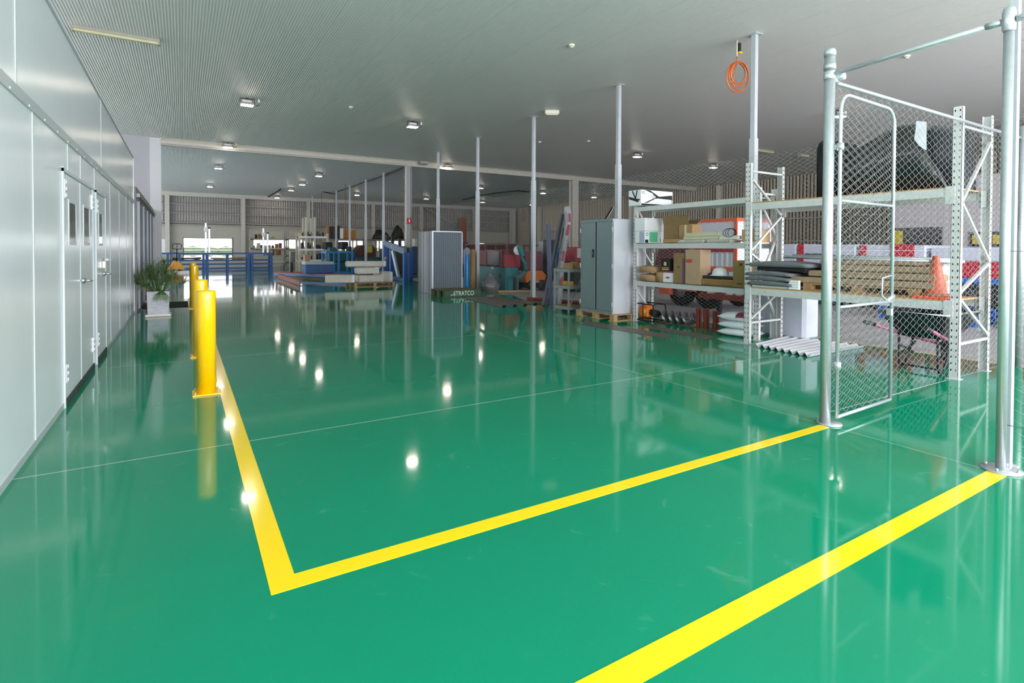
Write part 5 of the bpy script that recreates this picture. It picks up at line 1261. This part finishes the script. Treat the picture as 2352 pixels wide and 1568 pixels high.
# teal lathe group behind
def machine(lb,p,Y,dep,m,top=None,tm=None,parts=()):
    x0,x1,z0,z1=fr(*p,Y); t=thing('workshop_machine',lb,'machine',((x0+x1)/2,Y+dep/2,0))
    b=MB(); b.bb(x0,x1,Y,Y+dep,0,z1,.04); b.build('body',m,t)
    for (nm,mm,q,d0,d1) in parts:
        a0,a1,c0,c1=fr(*q,Y+d0); b=MB(); b.bb(a0,a1,Y+d0,Y+d1,c0,c1,.02); b.build(nm,mm,t)
    return t
wnd=mat('dark_machine_window','1E2628',.2)
machine('dark teal lathe behind the blue table frame',(755,577,818,625),33.0,.9,teal,parts=[('headstock',teal,(757,568,772,579),0,.6),('tailstock',darkm,(800,566,808,579),.1,.6),('chuck',greym,(773,571,778,580),.1,.5),('drip_tray',darkm,(753,598,820,602),-.12,.1),('data_plate',mat('plate_grey','9AA2A0',.4,.4),(766,604,773,607),-.03,.0)])
machine('teal machine base below the brown mesh guard',(818,591,884,627),32.6,1.4,teal,parts=[('front_panel',teal2,(826,598,838,622),-.04,0),('dark_recess',wnd,(846,606,858,613),-.03,.0)])
x0,x1,z0,z1=fr(819,563,864,591,32.7)
t=thing('mesh_guard','brown caged guard with yellow panel on the teal machine base','machine guard',((x0+x1)/2,33,z0))
gb=mat('brown_guard','4A2E2A',.6,.2,.2)
b=MB(); w=x1-x0; b.prism([(x0,z0+.02),(x1,z0+.02),(x1,z0+.7*(z1-z0)),(x1-.15*w,z1),(x0+.25*w,z1),(x0+.05*w,z0+.6*(z1-z0))],32.75,33.8,'y'); b.build('hood',gb,t)
q=fr(843,564,855,580,32.7); b=MB(); b.box(q[0],q[1],32.71,32.745,q[2],q[3]); b.build('yellow_panel',mat('dull_yellow_panel','A8A024',.5),t)
b=MB()
for k in range(7): xk=x0+w*(.1+.12*k); b.box(xk,xk+.02,32.72,32.745,z0+.1,z0+.75*(z1-z0))
b.build('guard_bar',mat('guard_steel','6A4A3E',.5,.3),t,)
machine('grey-green machine body behind the blue inclined rack',(886,572,930,626),31.5,1.3,mat('grey_green_paint','4A5652',.5,.1,.15),parts=[('upper_box',mat('khaki_paint','5C5A48',.6),(890,566,905,573),.1,1.0),('red_valve_strip',mat('dull_red_line','8E4A3C',.5),(893,596,925,597.5),-.03,.0)])
machine('dark blue-grey machine behind the fire sign column',(944,566,960,630),29.5,1.0,mat('dark_blue_paint','24405A',.5,.1,.15),parts=[('cream_panel',mat('pale_cabinet','B8B8AE',.5),(952,548,959,566),.1,.5)])
# ============================================================ inclined blue rack
t=thing('inclined_rack','blue and grey inclined feed rack on tall legs beside the fire sign column','feed rack',(7.9,23.5,0))
# legs
def fl(px,py): return G(px,py)
legs=[((885,637),563),((900,641),572),((931,648),580),((943,645),577)]
slt=mat('slate_blue_beam','6E869C',.45,.1,.05)
xl=[]
for (bp2,ty) in legs:
    x,y=G(*bp2); z=Zat(x,y,ty if ty!=565 else 563); xl.append((x,y,z)); b=MB(); b.box(x-.09,x+.09,y-.09,y+.09,0,z); b.build('leg',mat('rack_blue','1F5FB0',.4,.1,.06),t)
b=MB(); b.bar((xl[0][0],xl[0][1],xl[0][2]+.1),(xl[2][0],xl[2][1],xl[2][2]+.05),.12,.28); b.bar((xl[1][0],xl[1][1],xl[1][2]+.1),(xl[3][0],xl[3][1],xl[3][2]+.02),.12,.28); b.build('inclined_beam',slt,t)
for k in (.1,.4,.75):
    p=Vector(xl[0]).lerp(Vector(xl[2]),k); b=MB(); b.box(p.x-.06,p.x+.06,p.y-.06,p.y+.06,p.z+.2,p.z+.55); b.build('stop_post',darkm,t)
b=MB(); x,y=G(858,641); p=Vector(xl[0]); b.bar((x,y,.05),(p.x-.0,p.y-.1,p.z*.62),.1,.1); b.build('brace',mat('pale_brace','A3B2C0',.4,.2),t)
b=MB(); x,y=G(916,642); p=Vector(xl[1]); b.bar((x,y,.05),(p.x,p.y-.12,p.z*.95),.12,.12); b.build('brace',mat('pale_brace','A3B2C0',.4,.2),t)
b=MB(); b.bar((xl[2][0],xl[2][1],.08),(xl[1][0],xl[1][1],.08),.14,.14); b.bar((xl[2][0],xl[2][1],.08),(xl[3][0],xl[3][1],.08),.14,.14); b.build('foot_rail',blue,t)
x,y=G(937,647); b=MB(); b.box(x-.1,x+.05,y-.05,y+.02,0,xl[2][2]); b.build('centre_channel',slt,t)
# ============================================================ low red and blue platform with I beam and box
x0,y0=G(648,637); x1,y1=G(838,645)
yp=min(y0,y1); 
t=thing('low_platform','long low blue platform with red edge on the workshop floor','platform',((x0+x1)/2,yp,0))
ax,ay=G(650,637); bx2,by2=G(832,646)
b=MB(); b.bar((ax,ay+.4,.17),(bx2,by2+.4,.17),.9,.12); b.build('deck',blue,t)
b=MB(); b.bar((ax,ay+.42,.25),(bx2,by2+.42,.25),.92,.04); b.build('red_edge',mat('dull_red_edge','8A3E34',.6,0,.1),t)
b=MB(); b.bar((ax,ay-.1,.06),(bx2,by2-.1,.06),.1,.1); b.build('yellow_skid',mat('olive_skid','6E6A30',.6),t)
for k in (.08,.35,.62,.9):
    p=Vector((ax,ay+.4,0)).lerp(Vector((bx2,by2+.4,0)),k); b=MB(); b.box(p.x-.08,p.x+.08,p.y-.3,p.y+.3,0,.11); b.build('foot_block',darkm,t)
p=Vector((ax,ay+.2,0)).lerp(Vector((bx2,by2+.2,0)),.13); b=MB(); b.box(p.x-.06,p.x+.06,p.y-.06,p.y+.06,.27,.75); b.build('stub_post',black,t)
p=Vector((ax,ay+.4,0)).lerp(Vector((bx2,by2+.4,0)),.49)
t=thing('blue_chest','blue steel chest with pale lid on the low red-edged platform','chest',(p.x,p.y,.27))
b=MB(); b.bb(p.x-.62,p.x+.62,p.y-.42,p.y+.42,.272,.68,.02); b.build('body',blue,t)
b=MB(); b.bb(p.x-.65,p.x+.65,p.y-.45,p.y+.45,.68,.82,.02); b.build('lid',mat('pale_lid','AEBCC4',.4),t)
A=Vector(G(640,640)+(0,)); B=Vector(G(688,657)+(0,)); d=(B-A).normalized(); s=Vector((-d.y,d.x,0))
t=thing('steel_i_beam','brown steel I-beam lying on the green floor before the low platform','steel beam',tuple((A+B)/2))
ib=mat('brown_primer','8C5A4E',.55,.1,.12)
b=MB(); b.bar(A+Vector((0,0,.01)),B+Vector((0,0,.01)),.2,.02); b.bar(A+Vector((0,0,.22)),B+Vector((0,0,.22)),.2,.02); b.build('flange',ib,t)
b=MB(); b.bar(A+Vector((0,0,.115)),B+Vector((0,0,.115)),.02,.19); b.build('web',ib,t)
# ============================================================ wrapped packs on a pallet
x,y=G(848,659)
t=pallet('timber pallet under the white shrink-wrapped packs',x-.55,x+1.0,y,y+1.3,0,.16,wood,along='x')
wp=mat('white_shrink_wrap','C9C6BE',.35,0,.1,6,bump=.5)
packs=[((800,632),(866,651),.30,.16,'long white wrapped pack at the left of the pallet'),((826,629),(880,651),.30,.16,'white wrapped pack right of the long one, bottom layer'),((858,634),(897,652),.42,.16,'white wrapped pack at the right end of the pallet'),((848,625),(884,640),.26,.47,'white wrapped pack on top, front one'),((828,619),(890,631),.24,.60,'white wrapped pack topmost with faint print')]
cA=(x-.35,y+.1)
geo=[(-1.15,.2,1.05,.32,.16,.30,-.35),(-.02,.1,.95,.45,.16,.27,.05),(.88,.25,.42,.85,.161,.38,.15),(.0,.35,.85,.5,.47,.25,-.1),(-.25,.75,1.5,.42,.73,.22,-.12)]
for (g,pk_) in zip(geo,packs):
    dx,dy,L,W,z,h,rz=g
    t=thing('wrapped_pack',pk_[4],'wrapped pack',(x+dx+L/2-.35,y+dy+W/2,z+.002),'white wrapped packs',rz)
    b=MB(); b.bb(-L/2,L/2,-W/2,W/2,0,h,.03); b.jit(.012); b.v=[(v[0],v[1],max(0,v[2])) for v in b.v]; b.build('wrap',wp,t,world=False)
    b=MB(); b.bb(L/2-.12,L/2+.006,-W/2-.006,W/2+.006,.01,h+.006,.02); b.jit(.006); b.v=[(v[0],v[1],max(0,v[2])) for v in b.v]; b.build('end_wrap',mat('bright_end_wrap','E2E4EA',.25,0,.05,bump=.4),t,world=False)
# ============================================================ behind the pole-line mesh: red and teal machine
x0,x1,y0,y1,_,z1=cbox(1162,668,0,1068,1193,613)
x1=x0+ (x1-x0)
t=thing('packing_machine','large machine with teal base and dark red upper body behind the mesh','machine',(x0+.6,(y0+y1)/2,0))
b=MB(); b.bb(x0,x1,y0,y1,0,z1,.03); b.build('base',teal2,t)
zt2=Zat(x0,y0,573)
b=MB(); b.bb(x0-.02,x1,y0-.02,y1+.6,z1,zt2,.04); b.build('upper_body',redm,t)
b=MB(); b.box(x0-.03,x1+.02,y0-.03,y0+.35,z1+.0,zt2-.3*(zt2-z1)); b.build('red_panel',redb,t)
ya,yb2=onX(1155,590,x0)[0],onX(1121,590,x0)[0]; b=MB(); b.box(x0-.05,x0-.02,ya,yb2,z1+.05,zt2-.05); b.build('dark_opening',wnd,t)
b=MB(); b.box(x0-.07,x0-.05,ya-.03,ya,z1,zt2); b.box(x0-.07,x0-.05,yb2,yb2+.03,z1,zt2); b.box(x0-.07,x0-.05,ya,yb2,zt2-.06,zt2-.02); b.build('opening_frame',redb,t)
zt3=zt2+.18
for yy in (y0+.05,(y0+y1)/2,y1): 
    for xx in (x0+.05,x1-.05): b=MB(); b.box(xx,xx+.04,yy,yy+.04,zt2,zt3); b.build('top_post',redm,t)
b=MB(); 
for xx in (x0+.05,x1-.05): b.box(xx,xx+.04,y0,y1+.1,zt3,zt3+.04)
b.build('top_rail',redm,t)
yk=onX(1148,640,x0)[0]; b=MB(); b.box(x0-.012,x0,yk-.1,yk+.08,z1*.5,z1*.5+.16); b.build('round_port_panel',mat('dull_port','5A2E34',.5),t)
b=MB(); yk=onX(1131,618,x0)[0]; b.box(x0-.012,x0,yk-.08,yk+.08,z1*.88,z1*.97); b.build('label_plate',whitep,t)
# clear wrapped lump
x,y=G(1126,672); x*=1.045; y*=1.045
b=MB(); n=9; vs=[];fs=[]
for i in range(n+1):
    v_=i/n; z=v_*.62; r=max(.13,.3*math.sin(math.pi*min(1,(v_*.8+.25)))**.6)*(1 if v_<.65 else .75)
    for k in range(14): a=6.283*k/14; vs.append((x+r*1.1*math.cos(a),y+r*math.sin(a),z))
for i in range(n):
    for k in range(14): a=i*14+k;c=i*14+(k+1)%14; fs.append((a,c,c+14,a+14))
fs.append(tuple(range(n*14,n*14+14))); b.add(vs,fs,True); b.jit(.045); b.v=[(p[0],p[1],max(0,p[2]*.95)) for p in b.v]
solo(b,'plastic_bundle',mat('grey_clear_wrap','77757A',.15,0,.2,6,bump=.9,bscale=12),'crumpled clear-wrapped bundle on the concrete before the teal machine','wrapped bundle',(x,y,0))
# orange compressor-like machine
x0,x1,y0,y1,_,z1=cbox(1210,668,0,1193,1256,622)
zb0=.28
t=thing('orange_sweeper','orange wheeled machine behind the mesh beside the teal machine','machine',((x0+x1)/2,y0+.4,0))
b=MB(); w=x1-x0; b.prism([(x0,zb0),(x0-.05,.5),(x0+.02,z1-.06),(x0+.12*w,z1),(x0+.8*w,z1),(x1-.05,z1-.12),(x1,.5),(x1-.1,zb0)],y0,y0+.9,'y'); b.build('body',mat('orange_cover','D8742A',.4,0,.08,5),t,bev=.03)
b=MB(); b.box(x0+.05,x1-.08,y0+.02,y0+.85,.1,zb0); b.build('chassis',darkm,t)
for xx in (x0+.15,x1-.25):
    for yy in (y0-.02,y0+.8): b=MB(); b.lathe([(.04,-.05),(.17,-.05),(.19,0),(.17,.05),(.04,.05)],(0,0,0),18,axis='y'); b.v=[(v[0]+xx+.05,v[1]+yy,v[2]+.19) for v in b.v]; b.build('wheel',black,t)
b=MB(); b.box(x0+.1,x1-.1,y0-.04,y0,zb0+.0,zb0+.04); b.build('silver_strip',galv,t)
px_box('pink_drum','dull pink-red drum-like box standing on the orange machine','machine part',(1206,577,1246,621),y0+.25,.5,mat('dull_pink_box','7C4052',.35,0,.1),z1+.005)
# teal arm
yA=y0-.12
def pA(px,py): q=onY(px,py,yA); return (q[0],yA,q[1])
t=thing('jointed_arm','teal jointed lamp arm in front of the orange machine','jointed arm',pA(1192,637))
b=MB(); b.bar(pA(1183,636),pA(1193,636),.08); b.bar(pA(1192,637),pA(1208,620),.09); b.bar(pA(1208,622),pA(1206,607),.09); b.bar(pA(1207,608),pA(1197,590),.09); b.bar(pA(1200,588),pA(1193,565),.13); b.build('arm',teal2,t)
b=MB(); q=pA(1193,575); b.lathe([(.0001,0),(.15,.0),(.165,.04),(.0001,.06)],(0,0,0),18,axis='y'); b.v=[(v[0]+q[0],v[1]+q[1]+.08,v[2]+q[2]) for v in b.v]; b.build('white_disc',white,t)
b=MB(); q=pA(1183,636); b.box(q[0]-.05,q[0]+.05,yA-.05,yA+.05,0,q[2]); b.build('floor_stand',darkm,t)
# black frame and blue/red units further right
def frame_box(lb,p,Y,dep,m,cat='frame'):
    x0,x1,z0,z1=fr(*p,Y); z0=0; t=thing('open_frame',lb,cat,((x0+x1)/2,Y,0)); w=.06
    for x in (x0,x1-w):
        for y in (Y,Y+dep): b=MB(); b.box(x,x+w,y,y+w,0,z1); b.build('post',m,t)
    for z in (z1-w,z1*.55):
        for y in (Y,Y+dep): b=MB(); b.box(x0,x1,y,y+w,z,z+w); b.build('rail',m,t)
frame_box('dark red open frame above the orange machine',(1228,562,1252,668),y0+1.5,.8,redm)
px_box('tall_grey_locker','plain grey locker behind the leaning navy tube','locker',(1253,552,1262,640),16.5,.5,greym,0)
px_box('dark_mesh_locker','dark mesh-fronted cabinet behind the leaning tubes','cabinet',(1264,551,1277,665),16.0,.5,darkm,0)
px_box('blue_drum_unit','bright blue cabinet behind the plastic-wrapped lengths','cabinet',(1300,570,1313,640),15.2,.6,mat('cobalt_paint','1850A8',.4),0)
machine('red-framed machine with pale panel left of the grey cupboard',(1322,598,1345,625),14.5,.8,darkm,parts=[('red_frame',redb,(1321,567,1345,601),0,.7),('pale_panel',mat('pale_cabinet','B8B8AE',.5),(1326,570,1344,592),-.03,0)])
b=MB(); x,y=G(1180,668);
for k in range(5): b.bar((x-.9+.03*k,y-.5+.09*k,.03+.018*(k%2)),(x+.35,y-.85+.09*k,.03+.018*(k%2)),.07,.03)
solo(b,'timber_lengths',wood,'short timber lengths on the concrete before the teal machine','timber',(x-.3,y-.4,0))
b=MB(); x,y=G(1215,688)
# rusty orange column at far wall
q=onY(1063,520,YBK-1.0); b=MB(); b.box(q[0]-.28,q[0]-.24,YBK-1.2,YBK-.8,0,4.3); b.box(q[0]+.24,q[0]+.28,YBK-1.2,YBK-.8,0,4.3); b.box(q[0]-.24,q[0]+.24,YBK-1.01,YBK-.99,0,4.3)
solo(b,'orange_steel_column',mat('rust_orange_primer','A8562E',.6,0,.1),'rust-orange steel column before the far wall','column',(q[0],YBK-1,0))
# blue metal racks of crates near far corner? low clutter before far corner
random.seed(11)
for i,(p,lb,cc) in enumerate((((1062,556,1075,600),'low dark blue crate near the rust-orange column','22365A'),((1078,562,1120,600),'dull red long crate by the far right window','6A3038'),((1128,558,1160,600),'dark framed crate near the far right corner','3A3230'),((1170,560,1190,600),'brown crate near the far right corner','5A4636'))):
    px_box('crate',lb,'crate',p,38.0+i*.3,1.2,mat('crate_'+cc,cc,.6,0,.1),0)
# ============================================================ orange truck with pale box body, seen through the shelf rack
TX=11.0
def tz(py,px=1620,X=TX): return onX(px,py,X)[1]
def ty(px,X=TX): return onX(px,620,X)[0]
yF,yR=ty(1512),ty(1692)
t=thing('orange_truck','small orange truck with pale ribbed box body parked behind the shelf rack','truck',(TX+.8,(yF+yR)/2,0))
orp=mat('faded_orange_red','E0603A',.45,0,.1,5)
b=MB(); y0,y1=ty(1691),ty(1586); zb1,zt1=tz(613),tz(511); b.box(TX,TX+1.5,y0,y1,zb1,zt1); b.build('box_body',mat('pale_box_body','D5DAE4',.45,0,.04),t)
b=MB(); w=.07
b.box(TX-.03,TX+1.53,y0-.03,y1+.03,zb1-.06,zb1+.02); b.box(TX-.03,TX+1.53,y0-.03,y1+.03,zt1-.0,zt1+.08); b.box(TX-.03,TX,y0-.03,y0+.05,zb1,zt1); b.box(TX-.03,TX,y1-.05,y1+.03,zb1,zt1); b.build('body_frame',orp,t)
b=MB(); zt4=tz(567); b.box(TX-.035,TX-.005,y0+.08,y1-.1,zt4-.12,zt4); b.build('red_stripe',redb,t)
b=MB()
k=y0+.1
while k<y1-.05: b.box(TX-.02,TX,k,k+.04,zb1+.03,zt4-.15); k+=.14
b.build('rib',mat('pale_box_body','D5DAE4',.45,0,.04),t)
b=MB(); yc0,yc1=y1+.05,ty(1497)
b.prism([(yc0,.55),(yc1,.55),(yc1,1.0),(yc1-.15,1.45),(yc0,1.55)],TX+.1,TX+1.4,'x'); b.build('bonnet',mat('maroon_cab','6A2434',.4,0,.08),t)
b=MB(); b.prism([(ty(1514),.9),(ty(1529),.9),(ty(1541),.7),(ty(1546),.28),(ty(1522),.28),(ty(1519),.6)],TX-.12,TX+.3,'x'); b.build('mudguard',orp,t)
b=MB()
for k in range(6): yy=ty(1543)-.1*k; b.box(TX-.02,TX+.1,yy-.06,yy,.62,.95)
b.build('radiator_fin',greym,t)
b=MB(); b.box(TX-.06,TX+.35,ty(1600),ty(1565),.40,.85); b.build('step_box',orp,t)
b=MB(); b.box(TX+.1,TX+1.3,y0,yc1,.4,.55); b.build('chassis',darkm,t)
for (px_,yyb) in ((1560,0),(1622,0)):
    for dx in (.12,1.3):
        yy=ty(px_); b=MB(); b.lathe([(.18,-.1),(.36,-.1),(.40,-.06),(.40,.06),(.36,.1),(.18,.1)],(0,0,0),28,axis='x'); b.v=[(v[0]+TX+dx,v[1]+yy,v[2]+.40) for v in b.v]; w_=b.build('wheel',mat('black_tyre','141416',.8),t)
        b=MB(); b.lathe([(.0001,-.03),(.18,-.05),(.18,.05)],(0,0,0),20,axis='x'); b.v=[(v[0]+TX+dx-.05,v[1]+yy,v[2]+.40) for v in b.v]; b.build('rim',greym,w_)
# flat deck trailer with white insulators
DX=9.75
yd0,yd1=ty(1790,DX),ty(1607,DX)
t=thing('flat_trailer','rust-red flat deck with upright dividers behind the shelf rack','trailer',(DX+.5,(yd0+yd1)/2,0))
zdk=onX(1700,681,DX)[1]
b=MB(); b.box(DX-.05,DX+.95,yd0,yd1,zdk-.1,zdk); b.build('deck',rusty,t)
for yy in (ty(1612,DX),ty(1660,DX),ty(1715,DX),ty(1750,DX)):
    b=MB(); b.box(DX,DX+.9,yy-.015,yy+.015,zdk,zdk+.34); b.build('divider',rusty,t)
for yy in (yd0+.3,yd1-.3): b=MB(); b.box(DX+.3,DX+.38,yy,yy+.08,0,zdk-.1); b.build('trailer_leg',darkm,t)
for i,px_ in enumerate((1634,1677,1700,1728)):
    yy=ty(px_,DX+.15); lbs=['leftmost','second','third','rightmost'][i]
    b=MB(); b.lathe([(.0001,0),(.09,0),(.1,.03),(.07,.05),(.09,.09),(.14,.15),(.155,.22),(.12,.24),(.0001,.24)],(DX+.15,yy,zdk+.001),24)
    solo(b,'ceramic_bowl',mat('glazed_white','E4E8E6',.2,0,.02,coat=.4),'white glazed bowl on the rust-red deck, %s of the four'%lbs,'bowl',(DX+.15,yy,zdk),'white glazed bowls')
# ============================================================ white and red trailers further right
def trailer(lb,X,ya,yb_,bands,dep=2.0,extra=()):
    t=thing('box_trailer',lb,'trailer',(X+dep/2,(ya+yb_)/2,0))
    for (nm,m,z0,z1) in bands: b=MB(); b.bb(X,X+dep,ya,yb_,z0,z1,.03); b.build(nm,m,t)
    b=MB(); b.box(X+.15,X+dep-.1,ya+.2,yb_-.2,.3,bands[-1][2]); b.build('chassis',darkm,t)
    n=3
    for k in range(n):
        yy=ya+(yb_-ya)*(.2+.3*k); b=MB(); b.lathe([(.15,-.1),(.33,-.1),(.36,0),(.33,.1),(.15,.1)],(0,0,0),20,axis='x'); b.v=[(v[0]+X+.15,v[1]+yy,v[2]+.36) for v in b.v]; b.build('wheel',black,t)
    for (nm,m,y0,y1,z0,z1) in extra: b=MB(); b.box(X-.02,X,y0,y1,z0,z1); b.build(nm,m,t)
    return t
wt=mat('trailer_white','C4C9DC',.4,0,.04); rt=mat('trailer_red','B81830',.4,0,.05)
def yX(px,X): return onX(px,600,X)[0]
XT=14.6
trailer('white-panelled trailer with thin red skirt behind the shelf rack',XT,yX(1828,XT),yX(1698,XT),[('side_panel',wt,.98,1.62),('red_skirt',rt,.84,.98)])
trailer('white-panelled trailer with red corner post behind the tall rack',XT,yX(1965,XT),yX(1835,XT),[('side_panel',wt,.98,1.60),('red_skirt',rt,.86,.98)],extra=[('red_corner',rt,yX(1846,XT),yX(1833,XT),.86,1.62),('dark_slot',blackp,yX(1905,XT),yX(1850,XT),1.27,1.36)])
trailer('white and red slanted-stripe trailer seen through the gate mesh',XT,yX(2126,XT),yX(1976,XT),[('side_panel',wt,1.18,1.58),('lower_panel',rt,.95,1.18)],extra=[('red_slant',rt,yX(2100,XT),yX(2045,XT),1.2,1.6),('red_slant',rt,yX(1990,XT),yX(1974,XT),1.2,1.58)])
trailer('red-sided trailer with blue stripe right of the traffic cone',XT,3.0,yX(2136,XT),[('white_top',wt,1.22,1.52),('red_side',rt,.86,1.22),('blue_stripe',mat('stripe_blue','2468C0',.4),.74,.86)])
b=MB(); q=G(2200,700)
for i,(pa,lb) in enumerate(((2050,'left'),(2120,'middle'),(2190,'right'))):
    yy=yX(pa,12.8); pallet('bright blue pallet on the concrete behind the tall rack, %s one'%lb,12.8,13.8,yy-.36,yy+.26,0,.3,mat('pallet_blue','1C55B0',.5,0,.1),along='y')
# yellow-black sign panels on the rendered wall
def wsign(lb,pa,pb2,pt,pbot,ws):
    ya_,yb_=onX(pb2,550,XP)[0],onX(pa,550,XP)[0]; zt_=onX(pa,pt,XP)[1]; zb2=onX(pa,pbot,XP)[1]
    t=thing('dark_window_panel',lb,'sign panel',(XP,(ya_+yb_)/2,zb2)); b=MB(); b.box(XP-.06,XP-.002,ya_,yb_,zb2,zt_); b.build('panel',mat('black_gloss_panel','1A1B1E',.2),t)
    for (s0,s1) in ws: b=MB(); L=yb_-ya_; b.box(XP-.07,XP-.06,ya_+L*s0,ya_+L*s1,zb2+.08,zt_-.1); b.build('yellow_block',mat('sign_yellow','C8B020',.5),t)
wsign('long black panel with a dull yellow block on the pale wall',2048,2164,524,571,[(.75,.92)])
wsign('short black and yellow panel on the pale wall, seen beyond the rack end',2229,2312,533,566,[(.08,.35),(.5,.92)])
wsign('black panel with yellow at the right edge of the picture',2342,2400,530,562,[(.3,.8)])
b=MB(); q0=onX(1684,415,27.0)
WORLD,DOOR,EXPO=2.2,1080,1.1
# ------------------------------------------------------------ lamps
lens=bpy.data.materials.new('lit_lens'); lens.use_nodes=True
pb=lens.node_tree.nodes['Principled BSDF']; pb.inputs['Emission Color'].default_value=(1,.89,.74,1); pb.inputs['Emission Strength'].default_value=38
hous=mat('lamp_housing','A9A6A8',.4,.4); cordm=mat('black_cord','1B1B1C',.6)
K_=1.042; LX=[v*K_ for v in (1.42,5.87,10.15,15.2,20.0,24.5)]
rows={0:'above the bollard aisle',1:'above the middle of the green floor',2:'just past the line of grey poles',3:'above the red machines',4:'over the fenced bay beyond the poles',5:'nearest the far right wall'}
lamps={0:(15.3,22.1,28.2,36.9),1:(15.4,28.4,32.8,36.5,42.4),2:(22.3,37.1),3:(8.0,15.65,28.7,37.1),4:(15.9,22.7,29.1,37.4),5:(29.4,37.2)}
ordn={0:'nearest',1:'second nearest',2:'third nearest',3:'fourth nearest',4:'farthest'}
def make_lamp():
    t=thing('ceiling_light','x','ceiling light',(0,0,5.4))
    b=MB(); b.bb(-.17,.17,-.13,.13,-.185,-.13,.02); b.build('lamp_housing',hous,t,world=False)
    b=MB(); b.bb(-.11,.11,-.06,.06,-.13,-.06,.01); b.build('driver_box',mat('lamp_driver','E3E1E0',.4),t,world=False)
    b=MB(); b.bb(-.145,.145,-.105,.105,-.197,-.185,.004); b.build('lens',lens,t,world=False)
    b=MB(); b.tube([(-.17,0,-.15),(-.17,0,-.02),(.17,0,-.02),(.17,0,-.15)],.011,6); b.box(-.03,.03,-.03,.03,-.03,0); b.build('bracket',mat('dark_bracket','3A3634',.5,.4),t,world=False)
    b=MB(); b.bb(.26,.31,-.025,.025,-.09,0,.01); b.build('junction_box',white,t,world=False)
    b=MB(); b.tube([(.285,0,-.09),(.29,0,-.14),(.25,0,-.17),(.17,0,-.165)],.008,6); b.build('cord',cordm,t,world=False)
    return t
proto=make_lamp(); first=True
for i in range(6):
    for j,y in enumerate(lamps[i]):
        o=proto if first else copytree(proto); first=False
        o.location=(LX[i],y*K_,CE)
        o['label']='lit square ceiling light, %s of those %s'%('farthest' if j==len(lamps[i])-1 else ordn[j],rows[i]); o['group']='lit ceiling lights'
# ------------------------------------------------------------ daylight
w=bpy.data.worlds.new('world'); SC.world=w; w.use_nodes=True; nt=w.node_tree
bg=nt.nodes['Background']; bg.inputs[0].default_value=(.98,.97,1,1); bg.inputs[1].default_value=WORLD
def area(name,loc,rot,sx,sy,e,c):
    l=bpy.data.lights.new(name,'AREA'); l.shape='RECTANGLE'; l.size=sx; l.size_y=sy; l.energy=e; l.color=c
    o=bpy.data.objects.new(name,l); C.objects.link(o); o.location=loc; o.rotation_euler=rot; return o
area('doorway_daylight',(8.05,YN+.05,2.3),(math.pi/2,0,0),17.5,4.5,DOOR,(.95,.95,1))
SC.view_settings.view_transform='Standard'; SC.view_settings.look='None'; SC.view_settings.gamma=1; SC.view_settings.use_curve_mapping=False
SC.view_settings.exposure=EXPO
SC.cycles.max_bounces=6; SC.cycles.diffuse_bounces=4; SC.cycles.glossy_bounces=4; SC.cycles.transparent_max_bounces=12; SC.cycles.sample_clamp_indirect=6; SC.cycles.use_adaptive_sampling=True; SC.cycles.adaptive_threshold=.045
